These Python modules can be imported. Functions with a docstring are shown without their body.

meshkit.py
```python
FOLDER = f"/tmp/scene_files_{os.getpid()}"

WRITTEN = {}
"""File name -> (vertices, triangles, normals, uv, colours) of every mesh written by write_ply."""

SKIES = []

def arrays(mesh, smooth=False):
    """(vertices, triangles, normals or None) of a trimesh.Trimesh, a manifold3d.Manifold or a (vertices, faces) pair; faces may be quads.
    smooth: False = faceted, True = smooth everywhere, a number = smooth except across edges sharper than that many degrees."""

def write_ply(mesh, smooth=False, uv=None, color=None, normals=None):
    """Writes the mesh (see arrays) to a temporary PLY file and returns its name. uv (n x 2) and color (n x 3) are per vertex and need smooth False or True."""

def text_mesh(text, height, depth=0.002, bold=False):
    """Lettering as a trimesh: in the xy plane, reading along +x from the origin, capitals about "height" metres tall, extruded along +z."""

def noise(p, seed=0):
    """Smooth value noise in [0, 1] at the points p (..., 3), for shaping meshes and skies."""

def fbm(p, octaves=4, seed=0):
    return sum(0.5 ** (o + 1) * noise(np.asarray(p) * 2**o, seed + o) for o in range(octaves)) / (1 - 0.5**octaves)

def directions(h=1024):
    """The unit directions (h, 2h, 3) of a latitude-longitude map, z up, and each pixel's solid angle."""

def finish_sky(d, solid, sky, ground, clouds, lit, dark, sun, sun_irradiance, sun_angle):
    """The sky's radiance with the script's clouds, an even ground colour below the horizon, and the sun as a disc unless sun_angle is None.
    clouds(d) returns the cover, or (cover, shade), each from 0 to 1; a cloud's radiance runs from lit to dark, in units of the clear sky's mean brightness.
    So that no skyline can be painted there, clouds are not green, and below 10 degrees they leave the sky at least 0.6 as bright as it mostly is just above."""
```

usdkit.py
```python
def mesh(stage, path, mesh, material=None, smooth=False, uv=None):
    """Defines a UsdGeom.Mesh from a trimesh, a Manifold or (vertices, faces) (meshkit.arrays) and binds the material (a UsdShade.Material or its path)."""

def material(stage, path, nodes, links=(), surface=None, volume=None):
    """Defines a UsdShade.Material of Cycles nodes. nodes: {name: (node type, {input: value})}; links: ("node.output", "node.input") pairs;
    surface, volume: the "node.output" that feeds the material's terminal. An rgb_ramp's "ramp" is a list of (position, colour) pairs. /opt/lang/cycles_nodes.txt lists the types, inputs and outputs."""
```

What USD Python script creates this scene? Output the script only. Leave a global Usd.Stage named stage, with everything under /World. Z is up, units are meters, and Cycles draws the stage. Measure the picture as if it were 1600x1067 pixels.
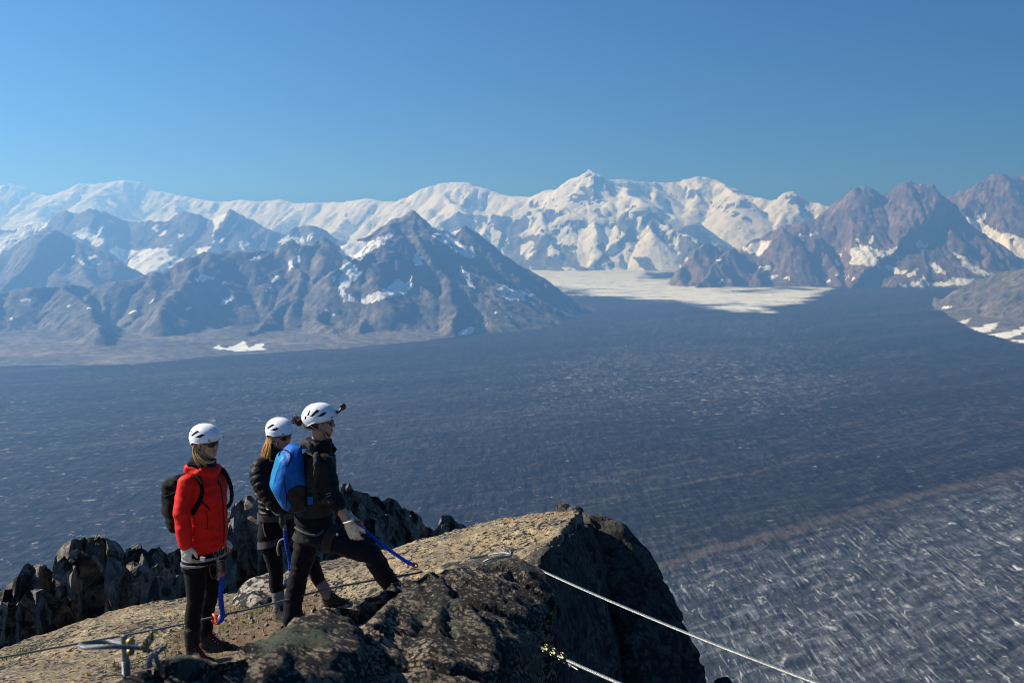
import math
import numpy as np, trimesh, shapely, manifold3d
from scipy.spatial import cKDTree
from scipy.ndimage import gaussian_filter
import usdkit, meshkit
from pxr import Usd, UsdGeom, UsdLux, UsdShade, Sdf, Gf, Vt
from manifold3d import Manifold

stage = Usd.Stage.CreateInMemory()
UsdGeom.SetStageUpAxis(stage, 'Z')
UsdGeom.SetStageMetersPerUnit(stage, 1.0)
UsdGeom.Xform.Define(stage, '/World')

# ---------------------------------------------------------------- camera
EYE = np.array([0.0, 0.0, 3.0])
PITCH = math.radians(5.45)
FPX = 1556.0                                   # focal length in pixels of the 1600 x 1067 photograph
cam = UsdGeom.Camera.Define(stage, '/World/camera')
cam.AddTranslateOp().Set(Gf.Vec3d(*EYE))
cam.AddRotateXOp().Set(90.0 - math.degrees(PITCH))
cam.CreateHorizontalApertureAttr(36.0)
cam.CreateVerticalApertureAttr(24.0)
cam.CreateFocalLengthAttr(36.0 * FPX / 1600.0)
cam.CreateClippingRangeAttr(Gf.Vec2f(0.05, 200000.0))
cam.CreateFStopAttr(4.5)
cam.CreateFocusDistanceAttr(11.0)
cam.CreateExposureAttr(1.05)

# ---------------------------------------------------------------- sky and sun
SUN_AZ, SUN_EL = math.radians(-78.0), math.radians(36.0)    # azimuth from +y (view direction), to the left
SUNV = np.array([math.sin(SUN_AZ) * math.cos(SUN_EL), math.cos(SUN_AZ) * math.cos(SUN_EL), math.sin(SUN_EL)])
dome = UsdLux.DomeLight.Define(stage, '/World/sky')
dome.CreateIntensityAttr(1.0)
sky_mat = usdkit.material(stage, '/World/Looks/sky', {
    'sky': ('sky_texture', {'sky_type': 'single_scattering', 'sun_disc': False, 'sun_elevation': SUN_EL, 'sun_rotation': SUN_AZ,
                            'altitude': 1500.0, 'air_density': 1.0, 'aerosol_density': 0.0, 'ozone_density': 6.0}),
    'deep': ('hsv', {'hue': 0.511, 'saturation': 2.4, 'value': 0.56}),
    'bg': ('background_shader', {'strength': 0.05})}, [('sky.color', 'deep.color'), ('deep.color', 'bg.color')], surface='bg.background')
UsdShade.MaterialBindingAPI.Apply(dome.GetPrim()).Bind(sky_mat)
sun = UsdLux.DistantLight.Define(stage, '/World/sun')
sun.CreateNormalizeAttr(True)
sun.CreateIntensityAttr(1.25)
sun.CreateAngleAttr(0.53)
sun.CreateColorAttr(Gf.Vec3f(1.0, 0.965, 0.92))
_z = SUNV                                       # the light shines along its -z
_x = np.cross([0, 0, 1.0], _z); _x /= np.linalg.norm(_x)
_y = np.cross(_z, _x)
sun.AddTransformOp().Set(Gf.Matrix4d(*_x, 0, *_y, 0, *_z, 0, 0, 0, 0, 1))
for _p in (dome, sun):
    _p.GetPrim().SetCustomDataByKey('kind', 'structure')

# ---------------------------------------------------------------- helpers
def ray(px, py):
    px, py = np.asarray(px, float), np.asarray(py, float)
    u, v = (px - 800.0) / FPX, (py - 533.5) / FPX
    s, c = math.sin(PITCH), math.cos(PITCH)
    return np.stack([u, c - v * s, -s - v * c], -1)

def P(px, py, depth):
    """The point that stands depth metres ahead (along y) in the direction of the photograph's pixel."""
    r = ray(px, py)
    return EYE + r * (np.asarray(depth, float) / r[..., 1])[..., None]

def proj(p):
    d = np.asarray(p, float) - EYE
    s, c = math.sin(PITCH), math.cos(PITCH)
    f = d[..., 1] * c - d[..., 2] * s
    f = np.where(np.abs(f) < 1e-6, 1e-6, f)
    return 800.0 + FPX * d[..., 0] / f, 533.5 - FPX * (d[..., 1] * s + d[..., 2] * c) / f

_tables = {}
def noise2(x, y, seed=0):
    if seed not in _tables:
        _tables[seed] = np.random.default_rng(1000 + seed).random((256, 256))
    t = _tables[seed]
    xi, yi = np.floor(x).astype(np.int64), np.floor(y).astype(np.int64)
    u, v = x - xi, y - yi
    u, v = u * u * u * (u * (u * 6 - 15) + 10), v * v * v * (v * (v * 6 - 15) + 10)
    a, b, c, d = xi & 255, (xi + 1) & 255, yi & 255, (yi + 1) & 255
    return (t[a, c] * (1 - u) + t[b, c] * u) * (1 - v) + (t[a, d] * (1 - u) + t[b, d] * u) * v

def fbm2(x, y, octaves=5, seed=0, gain=0.5, ridged=False):
    out, amp, tot = 0.0, 1.0, 0.0
    for o in range(octaves):
        n = noise2(x * 2.03 ** o + 17.3 * o, y * 2.03 ** o - 9.1 * o, seed + o)
        out = out + amp * ((1 - np.abs(2 * n - 1)) if ridged else n)
        tot += amp; amp *= gain
    return out / tot

def sstep(a, b, x):
    t = np.clip((x - a) / (b - a), 0, 1)
    return t * t * (3 - 2 * t)

_taken = {}
def numbered(parent, name):
    k = _taken.get((parent, name), 0); _taken[(parent, name)] = k + 1
    return name if k == 0 else f'{name}_{k:03d}'

def tag(prim, label=None, cat=None, group=None, kind=None):
    prim = prim.GetPrim() if hasattr(prim, 'GetPrim') else prim
    for k, v in (('label', label), ('category', cat), ('group', group), ('kind', kind)):
        if v: prim.SetCustomDataByKey(k, v)
    return prim

def path_of(x):
    return '/World' if x is None else str((x.GetPrim() if hasattr(x, 'GetPrim') else x).GetPath())

def thing(name, loc=None, parent=None, **kw):
    base = path_of(parent)
    x = UsdGeom.Xform.Define(stage, f'{base}/{numbered(base, name)}')
    if loc is not None: x.AddTranslateOp().Set(Gf.Vec3d(*map(float, loc)))
    return tag(x, **kw)

def obj(name, mesh, mat, parent=None, smooth=40, attrs=None, origin=None, **kw):
    base = path_of(parent)
    if origin is not None:
        v, f, _ = meshkit.arrays(mesh); mesh = (v - np.asarray(origin), f)
    m = usdkit.mesh(stage, f'{base}/{numbered(base, name)}', mesh, mat, smooth)
    for k, a in (attrs or {}).items():
        UsdGeom.PrimvarsAPI(m).CreatePrimvar(k, Sdf.ValueTypeNames.FloatArray, 'vertex').Set(Vt.FloatArray.FromNumpy(np.asarray(a, np.float32)))
    return tag(m, **kw)

def mat(name, nodes, links=(), surface='p.BSDF', volume=None):
    return usdkit.material(stage, '/World/Looks/' + name, nodes, links, surface, volume)

def inpoly(x, y, poly):
    return shapely.contains_xy(shapely.Polygon(poly).buffer(0), x, y)
# ---------------------------------------------------------------- terrain: glacier level, mountains
def glacier_z(x, y):
    return -800.0 + 0.025 * np.where(y > 9000, (y - 9000) - 600 * (1 - np.exp(-(np.maximum(y, 9000) - 9000) / 600.0)), 0)

def crop2(*p): return [(x / 2.964, 240 + y / 2.964) for x, y in p]
def crop3(*p): return [(530 + x / 2.964, 240 + y / 2.964) for x, y in p]
def crop4(*p): return [(1060 + x / 2.963, 240 + y / 2.963) for x, y in p]

def ridge3(pts):
    """(px, py, depth in km) points -> a 3-D polyline"""
    a = np.array(pts, float)
    return P(a[:, 0], a[:, 1], a[:, 2] * 1000)

def densify(line, step, rng, jag, wl):
    seg = np.linalg.norm(np.diff(line[:, :2], axis=0), axis=1)
    s = np.concatenate([[0], np.cumsum(seg)])
    n = max(int(s[-1] / step), 2)
    t = np.linspace(0, s[-1], n)
    q = np.stack([np.interp(t, s, line[:, k]) for k in range(3)], 1)
    o = rng.random() * 200
    end = np.minimum(1, np.minimum(t, s[-1] - t) / (wl * 0.5) + 0.25)
    q[:, 2] += jag * (fbm2(t / wl + o, np.zeros(n) + o, 4, 60, 0.6) - 0.5) * end
    q[:, 0] += 1.5 * jag * (fbm2(t / wl + o, np.zeros(n) + o + 31, 3, 60) - 0.5) * end
    q[:, 1] += 3.0 * jag * (fbm2(t / wl + o, np.zeros(n) + o + 77, 3, 60) - 0.5) * end
    return q, t

def spurs_of(line, rng, every, length, slope, toward=(0.0, -1.0), spread=0.7, keep_out=None):
    """Descending side ridges that leave a ridge line on the side of "toward"."""
    out = []
    seg = np.linalg.norm(np.diff(line[:, :2], axis=0), axis=1)
    s = np.concatenate([[0], np.cumsum(seg)])
    at = np.arange(every * 0.3, s[-1], every) + rng.uniform(-0.25, 0.25, len(np.arange(every * 0.3, s[-1], every))) * every
    for a in at:
        p = np.array([np.interp(a, s, line[:, k]) for k in range(3)])
        L = length * rng.uniform(0.6, 1.15)
        ang = math.atan2(toward[1], toward[0]) + rng.uniform(-spread, spread)
        n, q = 7, [p - [0, 0, 8]]
        for i in range(n):
            ang += rng.uniform(-0.22, 0.22)
            st = L / n
            q.append(q[-1] + np.array([math.cos(ang) * st, math.sin(ang) * st, -slope * st * rng.uniform(0.5, 1.4) * (1.25 - 0.5 * i / n)]))
        out.append(np.array(q))
    return out

def erode(H, res, base, iters=8, k=4e-4, talus=1.15, seed=0):
    """Streams cut valleys into the heights (steepest descent, implicit stream power), over-steep walls slump."""
    ny, nx = H.shape
    h = H + np.random.default_rng(seed).random(H.shape) * 2.0
    off = [(-1, -1), (-1, 0), (-1, 1), (0, -1), (0, 1), (1, -1), (1, 0), (1, 1)]
    idx = np.arange(ny * nx).reshape(ny, nx)
    for it in range(iters):
        pad = np.pad(h, 1, mode='edge'); best = np.zeros(h.shape); rec = idx.copy(); dist = np.full(h.shape, res)
        for dy, dx in off:
            L = res * math.hypot(dy, dx)
            sl = (h - pad[1 + dy:1 + dy + ny, 1 + dx:1 + dx + nx]) / L
            inside = np.zeros(h.shape, bool); inside[max(0, -dy):ny - max(0, dy), max(0, -dx):nx - max(0, dx)] = True
            up = inside & (sl > best)
            best = np.where(up, sl, best); rec = np.where(up, idx + dy * nx + dx, rec); dist = np.where(up, L, dist)
        hf, rl = h.ravel(), rec.ravel().tolist()
        order = np.argsort(-hf, kind='stable').tolist()
        A = [res * res] * (ny * nx)
        for i in order:
            r = rl[i]
            if r != i: A[r] += A[i]
        F = (k * np.sqrt(np.array(A)) * (20.0 / dist.ravel()) * (hf > base.ravel() - 30)).tolist()
        hl = hf.tolist()
        for i in reversed(order):
            r = rl[i]
            if r != i:
                f = F[i]; hl[i] = (hl[i] + f * hl[r]) / (1 + f)
        h = np.array(hl).reshape(ny, nx)
        for _ in range(2):
            pad = np.pad(h, 1, mode='edge'); low = np.full(h.shape, 1e9)
            for dy, dx in off: low = np.minimum(low, pad[1 + dy:1 + dy + ny, 1 + dx:1 + dx + nx] + talus * res * math.hypot(dy, dx))
            h = np.where(h > low, 0.5 * (h + low), h)
    return h

def massif(name, ridges, res, label, matl, bbox, slope=0.85, relief=1500.0, spur=(1100, 1700, 0.55), sub=(420, 600, 0.7), jag=60, seed=0, gully=(260.0, 45.0),
           rough=10.0, snow=(), base_snow=None, rock=(), spread=0.7, extra=(), ragged=5.0, hi=None, cut=(8, 4e-4, 1.3), fade=True):
    rng = np.random.default_rng(seed)
    mains = [ridge3(r) if not isinstance(r, np.ndarray) else r for r in ridges]
    lines = [(m, 1.0) for m in mains]
    for m in mains:
        if spur:
            for sp in spurs_of(m, rng, spur[0], spur[1], spur[2], spread=spread):
                lines.append((sp, 0.8))
                if sub:
                    d = sp[-1, :2] - sp[0, :2]; d /= np.linalg.norm(d) + 1e-9
                    for sgn in (-1, 1):
                        nrm = np.array([-d[1], d[0]]) * sgn * 0.8 + d * 0.6
                        for q in spurs_of(sp, rng, sub[0], sub[1], sub[2], toward=nrm, spread=0.3): lines.append((q, 0.5))
    for e in extra: lines.append((ridge3(e), 0.8))
    x0, x1, y0, y1 = bbox
    nx, ny = int((x1 - x0) / res) + 1, int((y1 - y0) / res) + 1
    X, Y = np.meshgrid(np.linspace(x0, x1, nx), np.linspace(y0, y1, ny))
    w = 0.35 * gully[0]
    wx = X + w * 2 * (fbm2(X / (w * 4), Y / (w * 4), 4, seed + 3) - 0.5)
    wy = Y + w * 2 * (fbm2(X / (w * 4) + 50, Y / (w * 4), 4, seed + 5) - 0.5)
    H = np.full(X.shape, -3000.0)
    q = np.stack([wx.ravel(), wy.ravel()], 1)
    for line, k in lines:
        pts, t = densify(line, max(res * 1.2, 15), rng, jag * k, 420.0)
        reach = 3200.0 * k + 400
        box = (pts[:, 0].min() - reach, pts[:, 0].max() + reach, pts[:, 1].min() - reach, pts[:, 1].max() + reach)
        near = np.flatnonzero((q[:, 0] > box[0]) & (q[:, 0] < box[1]) & (q[:, 1] > box[2]) & (q[:, 1] < box[3]))
        if not len(near): continue
        d, i = cKDTree(pts[:, :2]).query(q[near], workers=-1)
        s = t[i]
        o = rng.random() * 100
        g = noise2(s / gully[0] + o, d / (gully[0] * 5) + o, seed + 11)
        g = 1 - np.abs(2 * g - 1)
        g2 = 1 - np.abs(2 * noise2(s / gully[0] * 2.7 + o, d / (gully[0] * 2.2) + o, seed + 12) - 1)
        prof = relief * (1 - np.exp(-d * slope / relief)) + 0.12 * d
        h = pts[i, 2] - prof + gully[1] * np.minimum(d / 250.0, 1.0) * np.exp(-d / 2600.0) * ((g - 0.5) * 1.5 + (g2 - 0.5) * 0.7)
        hf = H.ravel(); hf[near] = np.maximum(hf[near], h)
    zg = glacier_z(X, Y)
    H = H + rough * 2.0 * (fbm2(X / 420.0, Y / 420.0, 4, seed + 20, 0.5, ridged=True) - 0.5)
    edge = np.minimum.reduce([X - x0, x1 - X, Y - y0, y1 - Y]) / (0.06 * min(x1 - x0, y1 - y0))
    H = np.where(edge < 1, zg - 120 + (H - zg + 120) * sstep(0.0, 1.0, edge), H) if fade else H
    H = erode(np.maximum(H, zg - 140), res, zg, cut[0], cut[1], cut[2], seed)
    tall = np.clip((H - zg) / 400.0, 0.15, 1.0)
    H = H + rough * tall * 3.2 * (fbm2(X / 150.0, Y / 150.0, 5, seed + 25, 0.64, ridged=True) - 0.62)
    if hi is not None: H = hi(X, Y, H)
    gy, gx = np.gradient(H, res)
    nz = 1 / np.sqrt(1 + gx ** 2 + gy ** 2)
    V = np.stack([X, Y, H], -1).reshape(-1, 3)
    keep = (H > zg - 50)
    idx = np.arange(nx * ny).reshape(ny, nx)
    k4 = keep[:-1, :-1] | keep[1:, :-1] | keep[:-1, 1:] | keep[1:, 1:]
    a, b, c, d = idx[:-1, :-1][k4], idx[:-1, 1:][k4], idx[1:, 1:][k4], idx[1:, :-1][k4]
    F = np.vstack([np.stack([a, b, c], 1), np.stack([a, c, d], 1)])
    used = np.unique(F); remap = np.zeros(nx * ny, int); remap[used] = np.arange(len(used))
    V, F = V[used], remap[F]
    nzv, xs, ys = nz.ravel()[used], V[:, 0], V[:, 1]
    px, py = proj(V)
    S = np.zeros(len(V))
    if base_snow is not None: S = base_snow(xs, ys, V[:, 2], nzv, px, py)
    wob = 2.0 * ragged
    qx = px + wob * (fbm2(xs / 140, ys / 140, 6, seed + 30, 0.72) - 0.5) * 2.6
    qy = py + wob * (fbm2(xs / 140 + 40, ys / 140, 6, seed + 34, 0.72) - 0.5) * 1.8
    breakup = fbm2(xs / max(70, 6 * res), ys / max(70, 6 * res) + V[:, 2] / 500, 5, seed + 38, 0.62)
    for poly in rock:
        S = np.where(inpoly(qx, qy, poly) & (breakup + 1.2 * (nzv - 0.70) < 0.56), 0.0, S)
    for poly in snow:
        S = np.maximum(S, inpoly(qx, qy, poly) * np.clip(1.35 - 9.0 * np.maximum(breakup - 0.5 - 0.5 * (nzv - 0.62), 0), 0.0, 1.0))
    return obj(name, (V, F), matl, smooth=True, attrs={'snow': S}, kind='structure', label=label)

def rock_snow(name, rock_a, rock_b, rock_c, snow_c=(0.86, 0.88, 0.92), rough_bump=1.0, scale=1.0):
    """Mountain rock with strata and screes, snow where the vertex attribute says so."""
    return mat(name, {
        'geo': ('geometry', {}),
        'sn': ('attribute', {'attribute': 'snow'}),
        'm': ('mapping', {'scale': (1, 1, 0.35)}),
        'n1': ('noise_texture', {'scale': 0.0022 * scale, 'detail': 8.0, 'roughness': 0.62, 'distortion': 0.6}),
        'n2': ('noise_texture', {'scale': 0.012 * scale, 'detail': 9.0, 'roughness': 0.68}),
        'n3': ('noise_texture', {'scale': 0.03 * scale, 'detail': 6.0, 'roughness': 0.7}),
        'r1': ('rgb_ramp', {'ramp': [(0.30, rock_a), (0.5, rock_b), (0.68, rock_c)]}),
        'r2': ('rgb_ramp', {'ramp': [(0.3, (0.3, 0.3, 0.3)), (0.5, (0.9, 0.9, 0.9)), (0.7, (1.7, 1.65, 1.6))]}),
        'mul': ('mix', {'mix_type': 'multiply', 'fac': 1.0}),
        'sj': ('math', {'math_type': 'multiply_add', 'value2': 0.7}),
        'so': ('math', {'math_type': 'subtract', 'value2': 0.35}),
        'sr': ('map_range', {'from_min': 0.42, 'from_max': 0.58, 'clamp': True}),
        'mixc': ('mix', {'color2': snow_c}),
        'b': ('bump', {'strength': 1.0 * rough_bump, 'distance': 40.0}),
        'bs': ('bump', {'strength': 0.35, 'distance': 6.0}),
        'p': ('principled_bsdf', {'roughness': 0.9, 'specular_ior_level': 0.15}),
    }, [('geo.position', 'm.vector'), ('m.vector', 'n1.vector'), ('m.vector', 'n2.vector'), ('m.vector', 'n3.vector'),
        ('n1.fac', 'r1.fac'), ('n2.fac', 'r2.fac'), ('r1.color', 'mul.color1'), ('r2.color', 'mul.color2'),
        ('n3.fac', 'sj.value1'), ('sn.fac', 'sj.value3'), ('sj.value', 'so.value1'), ('so.value', 'sr.value'),
        ('sr.result', 'mixc.fac'), ('mul.color', 'mixc.color1'), ('mixc.color', 'p.base_color'),
        ('n2.fac', 'b.height'), ('b.normal', 'p.normal')])

M_ROCK_A = rock_snow('rock_front', (0.07, 0.068, 0.068), (0.14, 0.132, 0.122), (0.22, 0.195, 0.17))
M_ROCK_F = rock_snow('rock_red', (0.085, 0.065, 0.06), (0.17, 0.125, 0.11), (0.27, 0.20, 0.17))
M_ROCK_D = rock_snow('rock_far', (0.10, 0.10, 0.11), (0.16, 0.155, 0.155), (0.24, 0.22, 0.21), scale=0.7)

def on_ice(px, py):
    r = ray(px, py); d = 7000.0
    for _ in range(30):
        p = EYE + r * d / r[1]; d = d * (EYE[2] - float(glacier_z(p[0], np.array(p[1])))) / (EYE[2] - p[2])
    return (EYE + r * d / r[1])[:2]
def apron_of(foot, back, rise, top):
    line = np.array([on_ice(*q) for q in foot])
    poly = shapely.Polygon(np.vstack([line, [P(x, 500, y * 1000)[:2] for x, y in back]])).buffer(0)
    ls = shapely.LineString(line)
    def hi(X, Y, H):
        jx, jy = X + 130 * (fbm2(X / 500, Y / 500, 4, 111) - 0.5), Y + 130 * (fbm2(X / 500, Y / 500, 4, 113) - 0.5)
        pts = shapely.points(jx.ravel(), jy.ravel()); shapely.prepare(poly)
        inside = shapely.contains(poly, pts).reshape(X.shape)
        d = np.where(inside, shapely.distance(ls, pts).reshape(X.shape), 0)
        lift = top * (1 - np.exp(-d * rise / top)) * (0.75 + 0.5 * fbm2(X / 260, Y / 260, 4, 115))
        return np.where(inside, np.maximum(H, glacier_z(X, Y) + lift), H)
    return hi
A_apron = apron_of([(-150, 574), (0, 573), (120, 572), (200, 571), (330, 558), (440, 551), (540, 545), (640, 537), (740, 524), (830, 510), (885, 492), (900, 484)], [(900, 12.6), (800, 12.0), (600, 10.6), (400, 9.8), (200, 9.0), (0, 8.7), (-150, 8.6)], 0.085, 130.0)
def a_base(x, y, z, nz, px, py):
    return sstep(0.73, 0.77, fbm2(x / 330 + 0.4 * y / 330, y / 150, 4, 117, 0.55)) * (z > -520) * (nz > 0.7)

# the long front massif on the left
A_main = [(-120, 470, 8.6), (0, 460, 8.8), (98, 446, 9.0), (145, 451, 9.2), (162, 449, 9.2), (236, 429, 9.4), (283, 409, 9.6), (331, 394, 9.8), (350, 396, 9.9), (371, 393, 10.0), (398, 398, 10.0), (425, 392, 10.1),
          (449, 375, 10.2), (462, 382, 10.2), (478, 381, 10.2), (496, 365, 10.3), (510, 368, 10.4), (520, 379, 10.4), (545, 382, 10.5), (561, 372, 10.6), (577, 378, 10.7), (597, 360, 10.8), (621, 340, 10.9), (633, 327, 10.9), (648, 336, 11.0),
          (665, 353, 11.2), (678, 359, 11.4), (699, 364, 11.6), (719, 358, 11.7), (732, 353, 11.7), (746, 360, 11.8), (759, 378, 11.9), (780, 398, 12.0), (797, 424, 12.1), (817, 444, 12.2), (834, 456, 12.3), (867, 470, 12.5), (902, 494, 12.6)]
A_extra = [[(633, 330, 10.9), (650, 362, 10.5), (672, 392, 10.2), (690, 430, 9.9), (700, 470, 9.5), (705, 510, 8.9)],
           [(732, 356, 11.7), (742, 400, 11.2), (770, 440, 10.8), (800, 480, 10.4), (840, 500, 10.2)],
           [(510, 368, 10.4), (500, 410, 10.0), (470, 450, 9.6), (420, 490, 9.0), (380, 520, 8.3)],
           [(331, 395, 9.8), (310, 420, 9.4), (270, 455, 8.9), (250, 490, 8.3)],
           [(600, 362, 10.8), (590, 400, 10.5), (580, 430, 10.2), (575, 480, 9.5), (560, 520, 8.6)],
           [(98, 447, 9.0), (140, 480, 8.4), (150, 520, 7.6)]]
A_snow = [crop3((0, 405), (40, 398), (130, 405), (160, 400), (250, 355), (255, 378), (205, 418), (150, 452), (100, 495), (60, 482), (0, 460)),
          crop3((235, 610), (260, 582), (330, 565), (345, 570), (330, 630), (310, 650), (235, 665), (120, 697), (90, 690), (130, 655), (180, 640)),
          crop3((330, 490), (350, 465), (370, 470), (385, 458), (402, 480), (390, 510), (350, 520)),
          crop3((405, 335), (440, 345), (500, 365), (560, 352), (530, 385), (560, 420), (620, 425), (635, 460), (620, 490), (570, 470), (520, 440), (480, 420), (430, 380)),
          crop3((560, 520), (600, 560), (630, 640), (600, 620), (570, 560)),
          crop3((730, 635), (760, 605), (800, 625), (840, 630), (905, 655), (850, 665), (860, 682), (790, 682)),
          crop3((540, 838), (580, 812), (622, 800), (615, 832), (560, 847)),
          crop3((10, 480), (80, 520), (100, 560), (60, 600), (30, 640), (100, 690), (20, 690), (0, 640)),
          crop3((720, 735), (735, 732), (735, 752), (724, 752)), crop3((725, 835), (755, 828), (745, 840)),
          crop2((990, 905), (1010, 888), (1040, 905), (1085, 890), (1130, 866), (1150, 900), (1190, 878), (1222, 876), (1215, 900), (1235, 912), (1130, 917), (1060, 912)),
          crop2((903, 578), (930, 558), (997, 572), (985, 590), (910, 590)), crop2((1180, 472), (1265, 450), (1240, 480), (1155, 494)),
          crop2((1022, 693), (1040, 670), (1107, 658), (1060, 687), (1030, 700)), crop2((1250, 602), (1280, 563), (1308, 575), (1270, 602)),
          crop2((595, 732), (642, 716), (610, 738)), crop2((858, 718), (900, 703), (880, 724)), crop2((690, 682), (717, 673), (705, 697)), crop2((72, 682), (130, 668), (142, 678), (100, 686)),
          crop2((308, 702), (330, 700), (326, 712)), crop2((383, 714), (427, 712), (400, 721)), crop2((1490, 713), (1562, 743), (1550, 754)), crop2((1183, 582), (1227, 570), (1210, 583)),
          crop2((5, 760), (60, 760), (58, 768), (8, 768)), crop2((1535, 575), (1560, 560), (1565, 590), (1550, 595)), crop2((1340, 540), (1400, 500), (1380, 470), (1345, 500)), crop2((1250, 620), (1230, 640), (1225, 650), (1240, 640))]
massif('front_mountain', [A_main], 20.0, 'dark rocky massif with two sharp peaks and scattered snow patches left of the glacier bend', M_ROCK_A, (-6800, 1900, 6300, 12900),
       slope=0.72, relief=1900, spur=(900, 1900, 0.46), sub=(420, 620, 0.62), jag=110, cut=(8, 4e-4, 1.7), seed=1, extra=A_extra, snow=A_snow, ragged=2.2, rough=18, hi=A_apron)

# the dark peak at the left edge
B_main = [(-90, 430, 13.2), (0, 400, 13.0), (35, 375, 13.0), (62, 361, 13.0), (82, 357, 13.0), (92, 359, 13.0), (110, 369, 13.0), (150, 390, 12.9), (200, 417, 12.8), (240, 440, 12.7)]
massif('dark_peak', [B_main], 28.0, 'dark bare pyramid peak at the left edge of the picture', M_ROCK_A, (-9000, -3500, 10400, 14800),
       slope=0.62, relief=1800, spur=(800, 1500, 0.5), sub=(420, 500, 0.6), jag=50, seed=2,
       snow=[crop2((400, 482), (430, 468), (478, 488), (470, 512), (410, 505)), crop2((330, 470), (370, 490), (450, 545), (380, 515)), crop2((175, 590), (185, 590), (187, 610), (177, 610))], ragged=1.8)

# the jagged ridge behind them, with a snowfield at its foot
C_main = [(-60, 350, 17.0), (20, 358, 17.0), (44, 348, 17.0), (70, 345, 17.2), (81, 338, 17.2), (98, 333, 17.2), (118, 327, 17.2), (132, 333, 17.2), (145, 327, 17.2), (169, 332, 17.2), (184, 345, 17.3), (202, 346, 17.3), (219, 350, 17.3), (233, 346, 17.2),
          (256, 345, 17.2), (277, 331, 17.2), (294, 330, 17.2), (307, 334, 17.2), (320, 333, 17.2), (331, 341, 17.1), (347, 335, 17.0), (363, 326, 17.0), (374, 331, 17.0), (398, 346, 16.9), (439, 364, 16.8), (452, 369, 16.8), (462, 356, 16.9), (489, 350, 16.9), (503, 358, 16.9), (520, 372, 16.8), (560, 380, 16.8), (640, 385, 16.6)]
C_snow = [crop2((490, 445), (530, 430), (600, 450), (700, 440), (800, 420), (790, 435), (770, 462), (870, 490), (780, 535), (700, 590), (640, 560), (580, 505)), crop2((320, 370), (400, 345), (460, 343), (490, 338), (440, 392), (370, 397)),
          crop2((10, 375), (170, 288), (243, 290), (200, 352), (130, 382), (0, 480), (-60, 520), (-60, 400)), crop2((698, 330), (747, 323), (730, 362), (703, 352)), crop2((738, 377), (777, 356), (772, 374), (745, 388)),
          crop2((823, 375), (852, 373), (832, 403)), crop2((990, 290), (1052, 273), (1032, 312), (1003, 350), (998, 400), (1060, 366), (1040, 402), (1000, 442), (983, 430)), crop2((905, 440), (990, 425), (1065, 450), (1050, 478), (920, 467)),
          crop2((1103, 408), (1168, 413), (1120, 447)), crop2((1272, 402), (1340, 375), (1452, 365), (1430, 397), (1410, 440), (1310, 430)), crop2((400, 400), (470, 380), (480, 420), (440, 440))]
def c_low(x, y, z, nz, px, py): return sstep(-150, -330, z + 130 * (fbm2(x / 400, y / 400, 4, 91) - 0.5)) * (nz > 0.7)
massif('jagged_ridge', [C_main], 32.0, 'jagged blue grey ridge with snow gullies in front of the white range', M_ROCK_A, (-10300, -1300, 14000, 18500),
       slope=0.8, relief=1000, spur=(700, 1000, 0.6), sub=(380, 420, 0.7), jag=120, cut=(8, 4e-4, 1.8), seed=3, snow=C_snow, base_snow=c_low, ragged=2.0, rough=18)

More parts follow.
